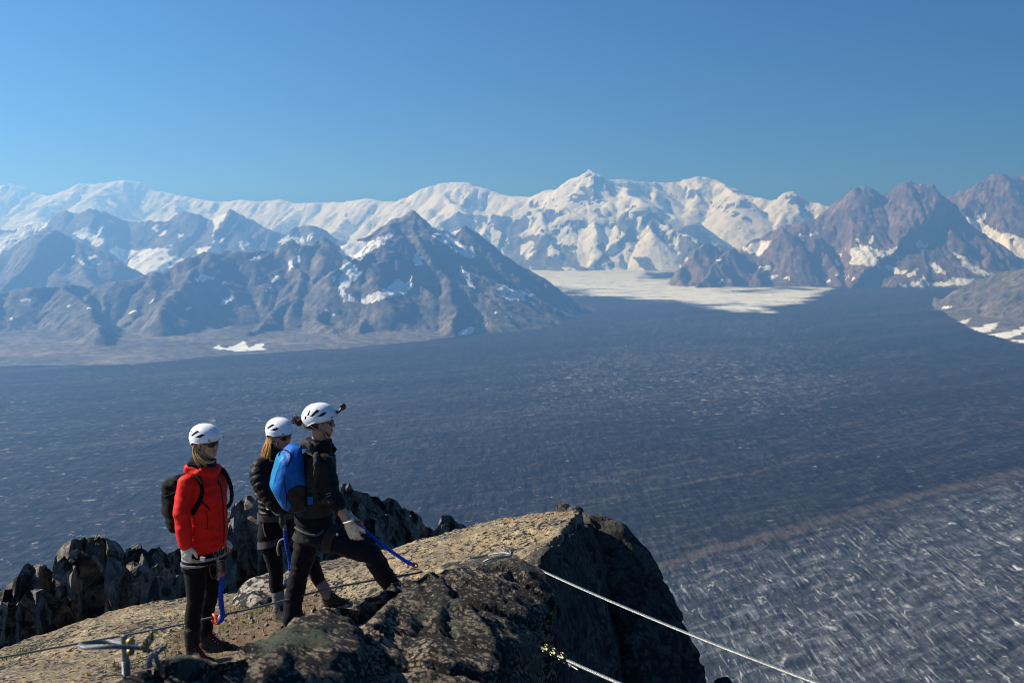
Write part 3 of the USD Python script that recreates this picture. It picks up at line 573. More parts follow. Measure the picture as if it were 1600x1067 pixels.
def granite(name, ramp, dark=0.5, dark_scale=5.0, tan=0.0, green=0.0, fine=24.0, bump=0.02, soil=False, rough=0.9):
    nodes = {
        'geo': ('geometry', {}),
        'n1': ('noise_texture', {'scale': 1.3, 'detail': 8.0, 'roughness': 0.65}),
        'n2': ('noise_texture', {'scale': fine, 'detail': 6.0, 'roughness': 0.72}),
        'gr': ('voronoi_texture', {'scale': fine * 2.6}),
        'r1': ('rgb_ramp', {'ramp': ramp}),
        'r2': ('rgb_ramp', {'ramp': [(0.28, (0.30, 0.30, 0.32)), (0.48, (0.9, 0.9, 0.9)), (0.72, (1.5, 1.46, 1.4))]}),
        'm1': ('mix', {'mix_type': 'multiply', 'fac': 1.0}),
        'gc': ('rgb_ramp', {'ramp': [(0.05, (0.45, 0.45, 0.46)), (0.5, (0.95, 0.95, 0.95)), (0.95, (1.6, 1.55, 1.5))]}),
        'm2': ('mix', {'mix_type': 'multiply', 'fac': 0.85}),
        # crusts of black lichen
        'l1': ('noise_texture', {'scale': dark_scale, 'detail': 9.0, 'roughness': 0.68, 'distortion': 0.3}),
        'lv': ('voronoi_texture', {'scale': dark_scale * 2.2}), 'lm': ('math', {'math_type': 'multiply_add', 'value2': 0.34}), 'lo': ('math', {'math_type': 'subtract', 'value2': 0.15}), 'lpz': ('noise_texture', {'scale': dark_scale * 0.14, 'detail': 3.0}), 'lpm': ('math', {'math_type': 'multiply_add', 'value2': 0.42}), 'lps': ('math', {'math_type': 'subtract', 'value2': 0.21}),
        'l1r': ('map_range', {'from_min': dark - 0.02, 'from_max': dark + 0.03, 'clamp': True}),
        'ml': ('mix', {'color2': (0.012, 0.012, 0.013)}),
        # ochre
        't1': ('noise_texture', {'scale': dark_scale * 0.5, 'detail': 7.0, 'roughness': 0.7}),
        't1r': ('map_range', {'from_min': 0.60 - 0.1 * tan, 'from_max': 0.68 - 0.1 * tan, 'to_max': min(1.0, tan), 'clamp': True}),
        'mt': ('mix', {'color2': (0.42, 0.27, 0.11)}),
        # grey green lichen
        'g1': ('noise_texture', {'scale': 2.0 if green > 0.5 else dark_scale * 0.32, 'detail': 8.0, 'roughness': 0.66, 'distortion': 0.5}),
        'g1r': ('map_range', {'from_min': 0.55, 'from_max': 0.60, 'to_max': green, 'clamp': True}),
        'mg': ('mix', {'color2': (0.075, 0.09, 0.062)}),
        'hs': ('math', {'math_type': 'add'}),
        'b': ('bump', {'strength': 1.0, 'distance': bump}),
        'p': ('principled_bsdf', {'roughness': rough, 'specular_ior_level': 0.3}),
    }
    links = [('geo.position', f'{k}.vector') for k in ('n1', 'n2', 'gr', 'l1', 't1', 'g1')] + [
        ('n1.fac', 'r1.fac'), ('n2.fac', 'r2.fac'), ('gr.color', 'gc.fac'), ('r1.color', 'm1.color1'), ('r2.color', 'm1.color2'), ('m1.color', 'm2.color1'), ('gc.color', 'm2.color2'),
        ('t1.fac', 't1r.value'), ('t1r.result', 'mt.fac'), ('m2.color', 'mt.color1'),
        ('g1.fac', 'g1r.value'), ('geo.position', 'lv.vector'), ('lv.distance', 'lm.value1'), ('l1.fac', 'lm.value3'), ('lm.value', 'lo.value1'), ('geo.position', 'lpz.vector'), ('lpz.fac', 'lpm.value1'), ('lo.value', 'lpm.value3'), ('lpm.value', 'lps.value1'), ('lps.value', 'l1r.value'), ('l1r.result', 'ml.fac'), ('mt.color', 'ml.color1'),
        ('g1r.result', 'mg.fac'), ('ml.color', 'mg.color1'),
        ('n2.fac', 'hs.value1'), ('l1.fac', 'hs.value2'), ('hs.value', 'b.height'), ('b.normal', 'p.normal')]
    last = 'mg.color'
    if soil:
        nodes.update({'sa': ('attribute', {'attribute': 'soil'}), 'sn': ('noise_texture', {'scale': 6.0, 'detail': 7.0, 'roughness': 0.7}), 'sm': ('math', {'math_type': 'multiply_add', 'value2': 0.9, 'value3': -0.45}),
                      'ss': ('math', {'math_type': 'add'}), 'sr': ('map_range', {'from_min': 0.42, 'from_max': 0.58, 'clamp': True}),
                      'sc': ('rgb_ramp', {'ramp': [(0.3, (0.07, 0.045, 0.028)), (0.5, (0.16, 0.105, 0.065)), (0.7, (0.30, 0.22, 0.15))]}), 'so': ('mix', {})})
        links += [('geo.position', 'sn.vector'), ('sn.fac', 'sm.value1'), ('sm.value', 'ss.value1'), ('sa.fac', 'ss.value2'), ('ss.value', 'sr.value'), ('sr.result', 'so.fac'), ('n2.fac', 'sc.fac'), ('sc.color', 'so.color2'), ('mg.color', 'so.color1')]
        last = 'so.color'
    return mat(name, nodes, links + [(last, 'p.base_color')])

M_LEDGE = granite('granite_ledge', [(0.3, (0.13, 0.11, 0.085)), (0.48, (0.27, 0.22, 0.15)), (0.66, (0.44, 0.35, 0.21))], dark=0.575, dark_scale=13.0, tan=0.75, green=0.3, fine=15.0, bump=0.06, soil=True)
M_BOULDER = granite('granite_lichen', [(0.3, (0.13, 0.105, 0.08)), (0.5, (0.26, 0.21, 0.155)), (0.68, (0.40, 0.32, 0.23))], dark=0.485, dark_scale=21.0, tan=0.6, green=0.9, fine=32.0, bump=0.05)
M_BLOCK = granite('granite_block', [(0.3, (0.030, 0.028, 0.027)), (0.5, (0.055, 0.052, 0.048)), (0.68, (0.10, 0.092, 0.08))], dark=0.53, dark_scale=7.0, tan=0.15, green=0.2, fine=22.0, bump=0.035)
M_RIDGE = granite('ridge_rock', [(0.3, (0.055, 0.053, 0.052)), (0.5, (0.12, 0.112, 0.10)), (0.68, (0.25, 0.22, 0.18))], dark=0.58, dark_scale=1.2, tan=0.3, green=0.15, fine=4.0, bump=0.10)

# the sloping ledge the people stand on: heights through points read off the photograph
_lp = [(-300, 1090, 8.0), (0, 1022, 8.4), (100, 990, 8.8), (200, 957, 9.2), (275, 950, 9.4), (385, 935, 9.4), (455, 897, 9.9), (540, 878, 10.0), (620, 855, 10.0), (740, 824, 10.1), (830, 804, 10.1), (905, 802, 9.7),
       (310, 1030, 7.4), (345, 1005, 7.65), (455, 983, 7.8), (530, 937, 8.6), (440, 965, 8.3), (400, 985, 7.9), (620, 960, 7.9), (0, 1067, 7.2), (100, 1067, 7.0), (200, 1060, 6.8), (150, 1030, 7.6), (-150, 1090, 7.2),
       (700, 872, 8.9), (650, 858, 9.4), (800, 864, 8.5), (846, 866, 7.4), (780, 872, 7.9), (740, 905, 7.6), (840, 830, 9.0), (870, 830, 8.7), (560, 915, 8.8), (640, 905, 8.4)]
_c = np.array([P(*p) for p in _lp])
_c = np.vstack([_c, [[-7, 5, -0.1], [-4, 4, 0.2], [-2, 4.2, 0.45], [0, 5.5, 0.5], [-0.6, 6.2, 0.4], [0.3, 6.2, 0.6]]])
_rbf = RBFInterpolator(_c[:, :2], _c[:, 2], kernel='thin_plate_spline', smoothing=0.004)
lx, ly = np.meshgrid(np.arange(-8.5, 1.3, 0.03), np.arange(3.6, 12.0, 0.03))
def ledge_base(x, y): return _rbf(np.stack([np.ravel(x), np.ravel(y)], 1)).reshape(np.shape(x))
_coarse = ledge_base(lx[::6, ::6], ly[::6, ::6])
from scipy.ndimage import zoom as _zoom, map_coordinates
lz = map_coordinates(_coarse, [(ly - ly.min()) / 0.18, (lx - lx.min()) / 0.18], order=1, mode='nearest')
# beyond its far edge the rock falls away
_edge = np.array([P(*p)[:2] for p in [(-500, 1090, 8.4), (-300, 1090, 8.4), (0, 1022, 8.7), (100, 990, 9.1), (200, 957, 9.5), (275, 950, 9.7), (350, 945, 9.7), (395, 925, 9.6), (455, 897, 10.1), (540, 878, 10.2), (620, 855, 10.25), (740, 824, 10.3), (830, 804, 10.25), (905, 802, 9.9)]])
_ye = np.interp(lx, _edge[:, 0], _edge[:, 1])
over = np.maximum(0, ly - _ye + 0.10 * (fbm2(lx * 2.2, ly * 2.2, 4, 300) - 0.5))
lz = lz - 1.1 * over ** 1.6 - 0.5 * over
# the right hand side breaks off along a clean edge
_eb = P(*(846, 864, 7.3)), P(*(908, 802, 9.8))
_ex = _eb[0][0] + (ly - _eb[0][1]) * (_eb[1][0] - _eb[0][0]) / (_eb[1][1] - _eb[0][1])
rb = np.maximum(0, lx - _ex + 0.03 * (fbm2(lx * 5, ly * 5, 3, 301) - 0.5))
lz = lz - 6.0 * rb
lz = lz + 0.10 * (fbm2(lx / 1.1, ly / 0.9, 5, 302, 0.55) - 0.5) + 0.045 * (fbm2((lx + 0.5 * ly) / 0.16, (ly - 0.5 * lx) / 0.35, 4, 306, 0.6, ridged=True) - 0.5)
_st = 0.05 * np.floor((lz + 0.6 * lx * 0.15) / 0.05)
lpx, lpy = proj(np.stack([lx, ly, lz], -1))
soil = np.zeros(lx.shape)
_sp = shapely.Polygon([(265, 1000), (300, 965), (350, 945), (420, 930), (480, 920), (520, 940), (470, 990), (430, 1030), (330, 1080), (230, 1080)])
shapely.prepare(_sp)
_pt = shapely.points(lpx.ravel(), lpy.ravel())
soil = np.clip(0.5 + np.where(shapely.contains(_sp, _pt), 1, -1) * shapely.distance(_sp.boundary, _pt) / 40, 0, 1).reshape(lx.shape)
lz = lz * 1.0 - 0.02 * soil
def ledge_z(x, y):
    i = map_coordinates(lz, [[(y - 3.6) / 0.03], [(x + 8.5) / 0.03]], order=1, mode='nearest')
    return float(i[0])
ni, nj = lx.shape
_li = np.arange(ni * nj).reshape(ni, nj)
_lf = np.vstack([np.stack([_li[:-1, :-1].ravel(), _li[:-1, 1:].ravel(), _li[1:, 1:].ravel()], 1), np.stack([_li[:-1, :-1].ravel(), _li[1:, 1:].ravel(), _li[1:, :-1].ravel()], 1)])
_lv = np.stack([lx, ly, lz], -1).reshape(-1, 3)
_lf = _lf[(_lv[_lf, 2] > -7).any(1)]
obj('rock_ledge', (_lv, _lf), M_LEDGE, smooth=True, attrs={'soil': soil.ravel()}, kind='structure', label='sunlit sloping granite ledge with a patch of brown soil that the people stand on')

# the dark lichen covered boulder in front
_crest = [(60, 1100, 2.45), (150, 1076, 2.7), (250, 1046, 3.0), (380, 1013, 3.5), (480, 980, 4.0), (560, 941, 4.5), (620, 904, 4.9), (700, 882, 5.2), (800, 873, 5.6), (838, 881, 5.7)]
_right = [(858, 925, 5.45), (862, 955, 5.2), (850, 1005, 4.9), (838, 1067, 4.6), (820, 1160, 4.2)]
bp = [P(*p) for p in _crest + _right]
bp += [P(*p) for p in [(300, 1200, 2.5), (450, 1180, 2.95), (600, 1160, 3.35), (700, 1160, 3.48)]]
bp = np.array(bp)
low = bp.copy(); low[:, 2] = -0.3; low[:, 1] += 0.15
back = np.array([P(*p) for p in _crest]) + [0.05, 0.5, -0.8]
allp = np.concatenate([np.arange(len(bp))])
pix_x = np.array([p[0] for p in _crest + _right] + [300, 450, 600, 700])
def lump(lo, hi):
    k = (pix_x >= lo) & (pix_x <= hi)
    kb = np.array([lo <= p[0] <= hi for p in _crest])
    return hull_of(np.vstack([bp[k], low[k], back[kb]]))
boulder = rock_from(Manifold.batch_boolean([lump(0, 490), lump(375, 625), lump(555, 900)], manifold3d.OpType.Add), 0.03, [(0.6, 0.06), (0.2, 0.034), (0.08, 0.022), (0.035, 0.010)], seed=3, smooth=10, crack=0.02, blocks=((0.45, 0.6, 0.5), 0.035, 0.05, 0.06))
b0 = boulder.bounds.mean(0) * [1, 1, 0]
obj('granite_boulder', boulder, M_BOULDER, smooth=True, label='big foreground boulder covered in black, ochre and grey green lichen', cat='boulder')

# the blocks in shadow on the right
blk1 = [(846, 866, 7.25), (908, 806, 9.75), (872, 1067, 6.6), (872, 960, 7.0), (1000, 1100, 9.2), (950, 930, 9.45), (940, 850, 9.6), (930, 815, 9.8), (880, 1250, 6.6), (1000, 1250, 9.2)]
p1 = np.array([P(*p) for p in blk1]); p1b = p1.copy() + [-1.2, 0.4, -0.5]
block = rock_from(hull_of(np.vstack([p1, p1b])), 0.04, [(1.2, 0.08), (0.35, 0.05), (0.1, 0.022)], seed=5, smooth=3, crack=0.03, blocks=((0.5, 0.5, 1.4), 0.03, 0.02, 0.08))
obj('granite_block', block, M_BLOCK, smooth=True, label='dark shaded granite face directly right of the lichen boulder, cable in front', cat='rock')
blk2 = [(922, 808, 10.0), (958, 818, 10.0), (1004, 862, 9.9), (1030, 905, 9.8), (1058, 962, 9.6), (1085, 1020, 9.4), (1118, 1090, 9.2), (1150, 1200, 9.0), (940, 900, 9.5), (985, 1000, 9.0), (1020, 1150, 8.6), (985, 1150, 8.6)]
p2 = np.array([P(*p) for p in blk2]); p2b = p2 + [-0.3, 2.0, -0.35]
block2 = rock_from(hull_of(np.vstack([p2, p2b])), 0.055, [(1.2, 0.09), (0.35, 0.06), (0.1, 0.025)], seed=8, smooth=4, crack=0.05, blocks=((0.7, 0.7, 2.0), 0.035, 0.05, 0.07))
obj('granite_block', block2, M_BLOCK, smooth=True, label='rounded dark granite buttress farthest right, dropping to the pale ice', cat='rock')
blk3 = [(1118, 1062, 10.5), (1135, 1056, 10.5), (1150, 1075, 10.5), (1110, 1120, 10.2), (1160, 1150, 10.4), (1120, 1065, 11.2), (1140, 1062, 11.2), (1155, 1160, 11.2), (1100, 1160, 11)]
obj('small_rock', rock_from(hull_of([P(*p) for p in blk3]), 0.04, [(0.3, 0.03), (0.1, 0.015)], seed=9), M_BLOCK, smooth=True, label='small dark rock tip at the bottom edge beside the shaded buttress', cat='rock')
# pale rock with dark lichen at the ledge's far edge, beside the woman in the black jacket
blk4 = [(355, 948, 9.2), (372, 918, 9.35), (395, 898, 9.5), (420, 890, 9.6), (440, 892, 9.7), (450, 905, 9.5), (430, 930, 9.2), (400, 945, 9.0), (370, 990, 9.2), (440, 975, 9.3), (365, 980, 10.1), (440, 960, 10.3), (420, 900, 10.2), (380, 925, 10.0)]
obj('speckled_rock', rock_from(hull_of([P(*p) for p in blk4]), 0.035, [(0.35, 0.06), (0.12, 0.03)], seed=12, smooth=2), granite('granite_speckled', [(0.3, (0.2, 0.18, 0.15)), (0.5, (0.38, 0.34, 0.28)), (0.68, (0.5, 0.46, 0.38))], dark=0.53, dark_scale=7, tan=0.2, fine=18), smooth=True,
    label='pale rock speckled with black lichen behind the legs of the woman in black', cat='rock')

# the jointed rock ridge behind the ledge
ridge = thing('rock_ridge', kind='structure', label='dark jointed rock ridge with blocky towers behind the ledge')
_rt = [(-120, 930, 20), (0, 918, 20), (28, 906, 20), (34, 890, 20.5), (60, 884, 20.5), (68, 902, 21), (80, 902, 21.5), (86, 866, 22), (100, 850, 22), (118, 842, 22), (130, 836, 22.5), (152, 836, 22.5), (168, 848, 22.5), (180, 872, 22.5), (184, 884, 22.5), (196, 862, 23), (216, 856, 23), (224, 868, 23), (243, 856, 23.5), (258, 868, 24),
       (275, 862, 24.5), (300, 850, 25.5), (330, 830, 26.5), (352, 812, 27), (362, 792, 27.5), (375, 780, 28), (404, 776, 28), (415, 782, 29), (432, 805, 30), (470, 800, 31), (500, 782, 32), (528, 766, 33), (545, 761, 33.5), (572, 768, 34), (580, 786, 34.5), (604, 781, 35.5), (622, 788, 36.5), (635, 802, 37), (652, 808, 38), (668, 820, 39), (684, 826, 40), (690, 803, 41), (706, 802, 41.5), (712, 812, 42), (726, 815, 43), (735, 832, 44), (760, 850, 45)]
_ra = np.array(_rt)
_rng = np.random.default_rng(41)
def cells_of(q, seed, squash=(1, 1, 1)):
    """Jointed blocks: a random offset per cell of scattered seeds, and how near the joint between cells is."""
    rg_ = np.random.default_rng(seed); lo, hi = q.min(0) - 1, q.max(0) + 1
    c = rg_.uniform(lo, hi, (int(np.prod(hi - lo)) + 8, q.shape[1]))
    dd, ii = cKDTree(c).query(q, k=2, workers=-1)
    return rg_.uniform(-1, 1, len(c))[ii[:, 0]], dd[:, 1] - dd[:, 0]
def cliff(px0, px1, name, deeper, drop, seed, tilt=0.30, height=8.0, step=0.075):
    d0 = np.interp(0.5 * (px0 + px1), _ra[:, 0], _ra[:, 2]); step = step * d0 / 25
    n = int((px1 - px0) / FPX * d0 / step)
    pxs = np.linspace(px0, px1, n); dd = np.interp(pxs, _ra[:, 0], _ra[:, 2]) - deeper
    tops = P(pxs, np.interp(pxs, _ra[:, 0], _ra[:, 1]) + drop, dd)
    k = d0 / 25
    jag, _ = cells_of(np.stack([np.arange(n) * step / (0.55 * k), np.zeros(n)], 1)[:, :1].repeat(2, 1) * [1, 0], seed + 1)
    tops[:, 2] += 0.10 * k * jag
    nv, nb = int(height * k / step), int(1.6 * k / step)
    rows = []
    for q in range(nb, 0, -1):                       # the top, running back and down
        u = q * step; rows.append(tops + [0, 1.0 * u, -0.35 * u - 0.25 * u * u])
    for q in range(nv):
        u = q * step; rows.append(tops + np.array([0, -tilt * u - 0.25 * min(u, 0.4), -u]))
    V = np.array(rows)
    m_, n_ = V.shape[:2]
    v = V.reshape(-1, 3)
    q = v / np.array([0.75, 0.9, 1.5]) / k
    q = q + 0.5 * (np.stack([meshkit.fbm(q * 0.9 + s, 3, seed + int(s)) for s in (0.0, 9.0, 17.0)], 1) - 0.5)
    off, gap = cells_of(q, seed)
    q2 = v / np.array([0.28, 0.3, 0.5]) / k; off2, gap2 = cells_of(q2 + 0.4 * (meshkit.noise(q2, seed)[:, None] - 0.5), seed + 9)
    big = meshkit.fbm(v / np.array([2.4, 2.4, 4.0]) / k, 3, seed + 4) - 0.5
    disp = k * (0.34 * off + 0.9 * big + 0.10 * off2 - 0.30 * sstep(0.10, 0.0, gap) - 0.05 * sstep(0.10, 0.0, gap2)) + 0.05 * k * (meshkit.fbm(v / 0.12 / k, 3, seed + 6) - 0.5)
    w = np.repeat(np.clip((np.arange(m_) - nb * 0.2) / (nb * 1.3), 0, 1), n_)
    v = v + np.stack([0.25 * disp, -disp, 0 * disp], 1) * (0.25 + 0.75 * w)[:, None] + np.stack([0 * disp, 0 * disp, k * (0.10 * off + 0.05 * off2)], 1) * (1 - w)[:, None]
    idx = np.arange(m_ * n_).reshape(m_, n_)
    a, b, c, d = idx[:-1, :-1].ravel(), idx[:-1, 1:].ravel(), idx[1:, 1:].ravel(), idx[1:, :-1].ravel()
    return obj(name, (v, np.vstack([np.stack([a, d, c], 1), np.stack([a, c, b], 1)])), M_RIDGE, ridge, smooth=24)
px = -110.0
towers = 0
while px < 740:
    w = _rng.uniform(60, 120); cliff(px - 5, min(px + w + 5, 760), 'rock_tower', _rng.uniform(-0.5, 0.5), 0, 500 + int(px)); px += w
for a_, b_, de, dr, sd in ((-90, 10, 2.2, 26, 1), (25, 75, 2.0, 34, 2), (85, 128, 1.6, 22, 3), (170, 250, 2.2, 26, 4), (222, 300, 3.0, 44, 5), (330, 372, 1.8, 24, 6), (372, 420, 1.5, 30, 7), (430, 505, 2.6, 34, 8), (540, 600, 2.2, 22, 9), (585, 660, 2.4, 26, 10), (640, 700, 2.6, 20, 11)):
    cliff(a_, b_, 'rock_tower', de, dr, 900 + sd, tilt=0.12)
# ---------------------------------------------------------------- people: building blocks
def V3(*a): return np.array(a, float)
def unit(v): v = np.asarray(v, float); return v / (np.linalg.norm(v) + 1e-12)

_ball = trimesh.creation.icosphere(2, 1.0)
def sph_pts(c, r):
    return _ball.vertices * np.asarray(r, float) + np.asarray(c, float)
def hulls(*groups):
    """One Manifold: the hull of the balls (centre, radius) of each group, joined."""
    return Manifold.batch_boolean([Manifold.hull_points(np.vstack([sph_pts(c, r) for c, r in g])) for g in groups], manifold3d.OpType.Add)
def limb(pts, rad):
    return hulls(*[[(pts[i], rad[i]), (pts[i + 1], rad[i + 1])] for i in range(len(pts) - 1)])
def add(*ms):
    return Manifold.batch_boolean(list(ms), manifold3d.OpType.Add)
def loft(sections, n=28):
    """sections: (centre, axis a vector with its half length, axis b vector with its half length); hulls of neighbouring ellipses."""
    t = np.linspace(0, 2 * math.pi, n, endpoint=False)
    rings = [np.asarray(c)[None] + np.cos(t)[:, None] * np.asarray(a)[None] + np.sin(t)[:, None] * np.asarray(b)[None] for c, a, b in sections]
    return add(*[Manifold.hull_points(np.vstack([rings[i], rings[i + 1]])) for i in range(len(rings) - 1)])
def soft(m, edge=0.012, it=6, folds=None, seed=0):
    """Refined, smoothed; folds: (size vector, height) pairs of cloth wrinkles."""
    t = to_tm(m.refine_to_length(edge))
    v0 = t.vertices.copy()
    trimesh.smoothing.filter_taubin(t, lamb=0.5, nu=0.51, iterations=it)
    mv = t.vertices - v0; ln = np.linalg.norm(mv, axis=1, keepdims=True)
    t.vertices = v0 + mv * np.minimum(1, 0.8 * edge / np.maximum(ln, 1e-9)) * (ln < 4 * edge)
    if folds:
        v, n = t.vertices.copy(), t.vertex_normals
        d = np.zeros(len(v))
        for k, (size, amp) in enumerate(folds):
            q = v / np.asarray(size, float) + 13.7 * seed + 3.3 * k
            w = meshkit.noise(q * 0.5 + 7, seed + 50)
            q = q + (w[:, None] - 0.5) * 1.6
            d += amp * (1 - np.abs(2 * meshkit.noise(q, seed + k) - 1) - 0.5) * 2
        t.vertices = v + n * d[:, None]
    return t
def tube_mesh(pts, r, sides=8, closed=False, flat=None):
    """A swept tube; r a number or one per point; flat: (direction, factor) squeezes the section along a direction."""
    p = np.asarray(pts, float); n = len(p)
    t = np.gradient(p, axis=0) if not closed else np.roll(p, -1, 0) - np.roll(p, 1, 0)
    t /= np.linalg.norm(t, axis=1, keepdims=True) + 1e-12
    ref = np.array([0.12, 0.2, 0.97]) if abs(np.mean(t[:, 2])) < 0.8 else np.array([0.97, 0.2, 0.1])
    a = np.cross(t, ref); a /= np.linalg.norm(a, axis=1, keepdims=True) + 1e-12
    b = np.cross(t, a)
    rr = np.broadcast_to(np.asarray(r, float), (n,))
    ang = np.arange(sides) * 2 * math.pi / sides
    off = rr[:, None, None] * (np.cos(ang)[None, :, None] * a[:, None] + np.sin(ang)[None, :, None] * b[:, None])
    if flat is not None:
        d = unit(flat[0]); off = off - (1 - flat[1]) * (off @ d)[..., None] * d
    v = (p[:, None] + off).reshape(-1, 3)
    m = n if closed else n - 1
    i, j = np.meshgrid(np.arange(m), np.arange(sides), indexing='ij')
    q = np.stack([i * sides + j, i * sides + (j + 1) % sides, ((i + 1) % n) * sides + (j + 1) % sides, ((i + 1) % n) * sides + j], -1).reshape(-1, 4)
    f = np.vstack([q[:, [0, 2, 1]], q[:, [0, 3, 2]]])
    if not closed:
        c0, c1 = len(v), len(v) + 1
        v = np.vstack([v, p[0], p[-1]])
        e = (n - 1) * sides
        f = np.vstack([f, [[c0, k, (k + 1) % sides] for k in range(sides)], [[c1, e + (k + 1) % sides, e + k] for k in range(sides)]])
    return trimesh.Trimesh(v, f, process=False)
def spline(pts, n=40):
    from scipy.interpolate import CubicSpline
    p = np.asarray(pts, float)
    s = np.concatenate([[0], np.cumsum(np.linalg.norm(np.diff(p, axis=0), axis=1))])
    return CubicSpline(s, p)(np.linspace(0, s[-1], n)) if len(p) > 2 else np.linspace(p[0], p[1], n)
def join(*ms): return trimesh.util.concatenate([m if isinstance(m, trimesh.Trimesh) else to_tm(m) for m in ms])
def rbox(c, half, R, r=0.2):
    """A box with rounded edges, half sizes along the columns of R."""
    half = np.asarray(half, float); rr = r * half.min()
    pts = np.array([[sx, sy, sz] for sx in (-1, 1) for sy in (-1, 1) for sz in (-1, 1)], float) * (half - rr)
    return Manifold.hull_points(np.vstack([trimesh.creation.icosphere(1, rr).vertices + q for q in pts]) @ np.asarray(R).T + np.asarray(c))
def ring(c, a, b, n=48):
    t = np.linspace(0, 2 * math.pi, n, endpoint=False)
    return np.asarray(c) + np.cos(t)[:, None] * np.asarray(a) + np.sin(t)[:, None] * np.asarray(b)
def band(loop, up, height, thick):
    """A strap: a closed loop of points swept with a flat section, "height" along up."""
    p = np.asarray(loop, float); n = len(p); up = unit(up)
    t = np.roll(p, -1, 0) - np.roll(p, 1, 0); t /= np.linalg.norm(t, axis=1, keepdims=True)
    o = np.cross(t, up); o /= np.linalg.norm(o, axis=1, keepdims=True)
    c = [p + o * thick / 2 + up * height / 2, p + o * thick / 2 - up * height / 2, p - o * thick / 2 - up * height / 2, p - o * thick / 2 + up * height / 2]
    v = np.stack(c, 1).reshape(-1, 3)
    i, j = np.meshgrid(np.arange(n), np.arange(4), indexing='ij')
    q = np.stack([i * 4 + j, i * 4 + (j + 1) % 4, ((i + 1) % n) * 4 + (j + 1) % 4, ((i + 1) % n) * 4 + j], -1).reshape(-1, 4)
    return trimesh.Trimesh(v, np.vstack([q[:, [0, 2, 1]], q[:, [0, 3, 2]]]), process=False)

class Frame:
    """A place and a facing: x forward, y to the left, z up."""
    def __init__(self, o, yaw=0.0, pitch=0.0, roll=0.0):
        self.o = np.asarray(o, float)
        cy, sy, cp, sp, cr, sr = math.cos(yaw), math.sin(yaw), math.cos(pitch), math.sin(pitch), math.cos(roll), math.sin(roll)
        Rz = np.array([[cy, -sy, 0], [sy, cy, 0], [0, 0, 1]]); Ry = np.array([[cp, 0, sp], [0, 1, 0], [-sp, 0, cp]]); Rx = np.array([[1, 0, 0], [0, cr, -sr], [0, sr, cr]])
        self.R = Rz @ Ry @ Rx
    def __call__(self, *q): return self.o + self.R @ np.asarray(q, float)
    def man(self, m):
        M = np.hstack([self.R, self.o[:, None]]); return m.transform(M)
    def tm(self, t):
        t = t.copy(); t.vertices = t.vertices @ self.R.T + self.o; return t

def fabric(name, color, rough=0.8, weave=400.0, fold=18.0, bump=0.004, sheen=0.03, vary=0.25):
    c = np.array(color, float)
    return mat(name, {
        'geo': ('geometry', {}),
        'n': ('noise_texture', {'scale': fold, 'detail': 5.0, 'roughness': 0.6}),
        'w': ('noise_texture', {'scale': weave, 'detail': 2.0}),
        'r': ('rgb_ramp', {'ramp': [(0.3, tuple(c * (1 - vary))), (0.7, tuple(np.minimum(c * (1 + vary), 1)))]}),
        'mm': ('math', {'math_type': 'multiply_add', 'value2': 0.12}),
        'b': ('bump', {'strength': 0.8, 'distance': bump}),
        'p': ('principled_bsdf', {'roughness': rough, 'sheen_weight': sheen, 'specular_ior_level': 0.12}),
    }, [('geo.position', 'n.vector'), ('geo.position', 'w.vector'), ('n.fac', 'r.fac'), ('r.color', 'p.base_color'), ('w.fac', 'mm.value1'), ('n.fac', 'mm.value3'), ('mm.value', 'b.height'), ('b.normal', 'p.normal')])
def plain(name, color, rough=0.5, metal=0.0, spec=0.5, coat=0.0):
    return mat(name, {'geo': ('geometry', {}), 'n': ('noise_texture', {'scale': 60.0, 'detail': 4.0}),
                      'r': ('map_range', {'from_min': 0.3, 'from_max': 0.7, 'to_min': max(rough - 0.08, 0.02), 'to_max': min(rough + 0.1, 1)}),
                      'c': ('rgb_ramp', {'ramp': [(0.3, tuple(np.array(color) * 0.85)), (0.7, tuple(np.minimum(np.array(color) * 1.1, 1)))]}),
                      'p': ('principled_bsdf', {'metallic': metal, 'specular_ior_level': spec, 'coat_weight': coat})},
               [('geo.position', 'n.vector'), ('n.fac', 'r.value'), ('n.fac', 'c.fac'), ('c.color', 'p.base_color'), ('r.result', 'p.roughness')])

M_SKIN = mat('skin', {'geo': ('geometry', {}), 'n': ('noise_texture', {'scale': 45.0, 'detail': 4.0}), 'c': ('rgb_ramp', {'ramp': [(0.3, (0.29, 0.15, 0.10)), (0.7, (0.40, 0.22, 0.15))]}),
                      'p': ('principled_bsdf', {'roughness': 0.5, 'subsurface_weight': 0.12, 'subsurface_scale': 0.006})}, [('geo.position', 'n.vector'), ('n.fac', 'c.fac'), ('c.color', 'p.base_color')])
M_LIP = plain('lips', (0.36, 0.13, 0.11), 0.45)
M_EYE = plain('eyes', (0.7, 0.68, 0.65), 0.2)
M_WHITE = plain('helmet_white', (0.70, 0.73, 0.78), 0.38, coat=0.2)
M_LINER = plain('helmet_liner', (0.035, 0.037, 0.042), 0.8)
M_STRAP = fabric('strap_grey', (0.20, 0.21, 0.22), 0.7)
M_LENS = plain('dark_lens', (0.008, 0.009, 0.012), 0.08, coat=1.0)
M_LENS_BLUE = plain('blue_lens', (0.02, 0.02, 0.10), 0.08, coat=1.0)
M_BLACKP = plain('black_plastic', (0.012, 0.012, 0.013), 0.45)
M_BLONDE = fabric('blonde_hair', (0.50, 0.30, 0.11), 0.45, 300, 60, 0.003, vary=0.45)
M_BROWNH = fabric('brown_hair', (0.055, 0.028, 0.016), 0.45, 300, 60, 0.003, vary=0.45)
M_RED = fabric('red_shell', (0.56, 0.010, 0.006), 0.62, 700, 14, 0.006, vary=0.12)
M_BLACKF = fabric('black_fabric', (0.0035, 0.0035, 0.0045), 0.85, 500, 20, 0.004)
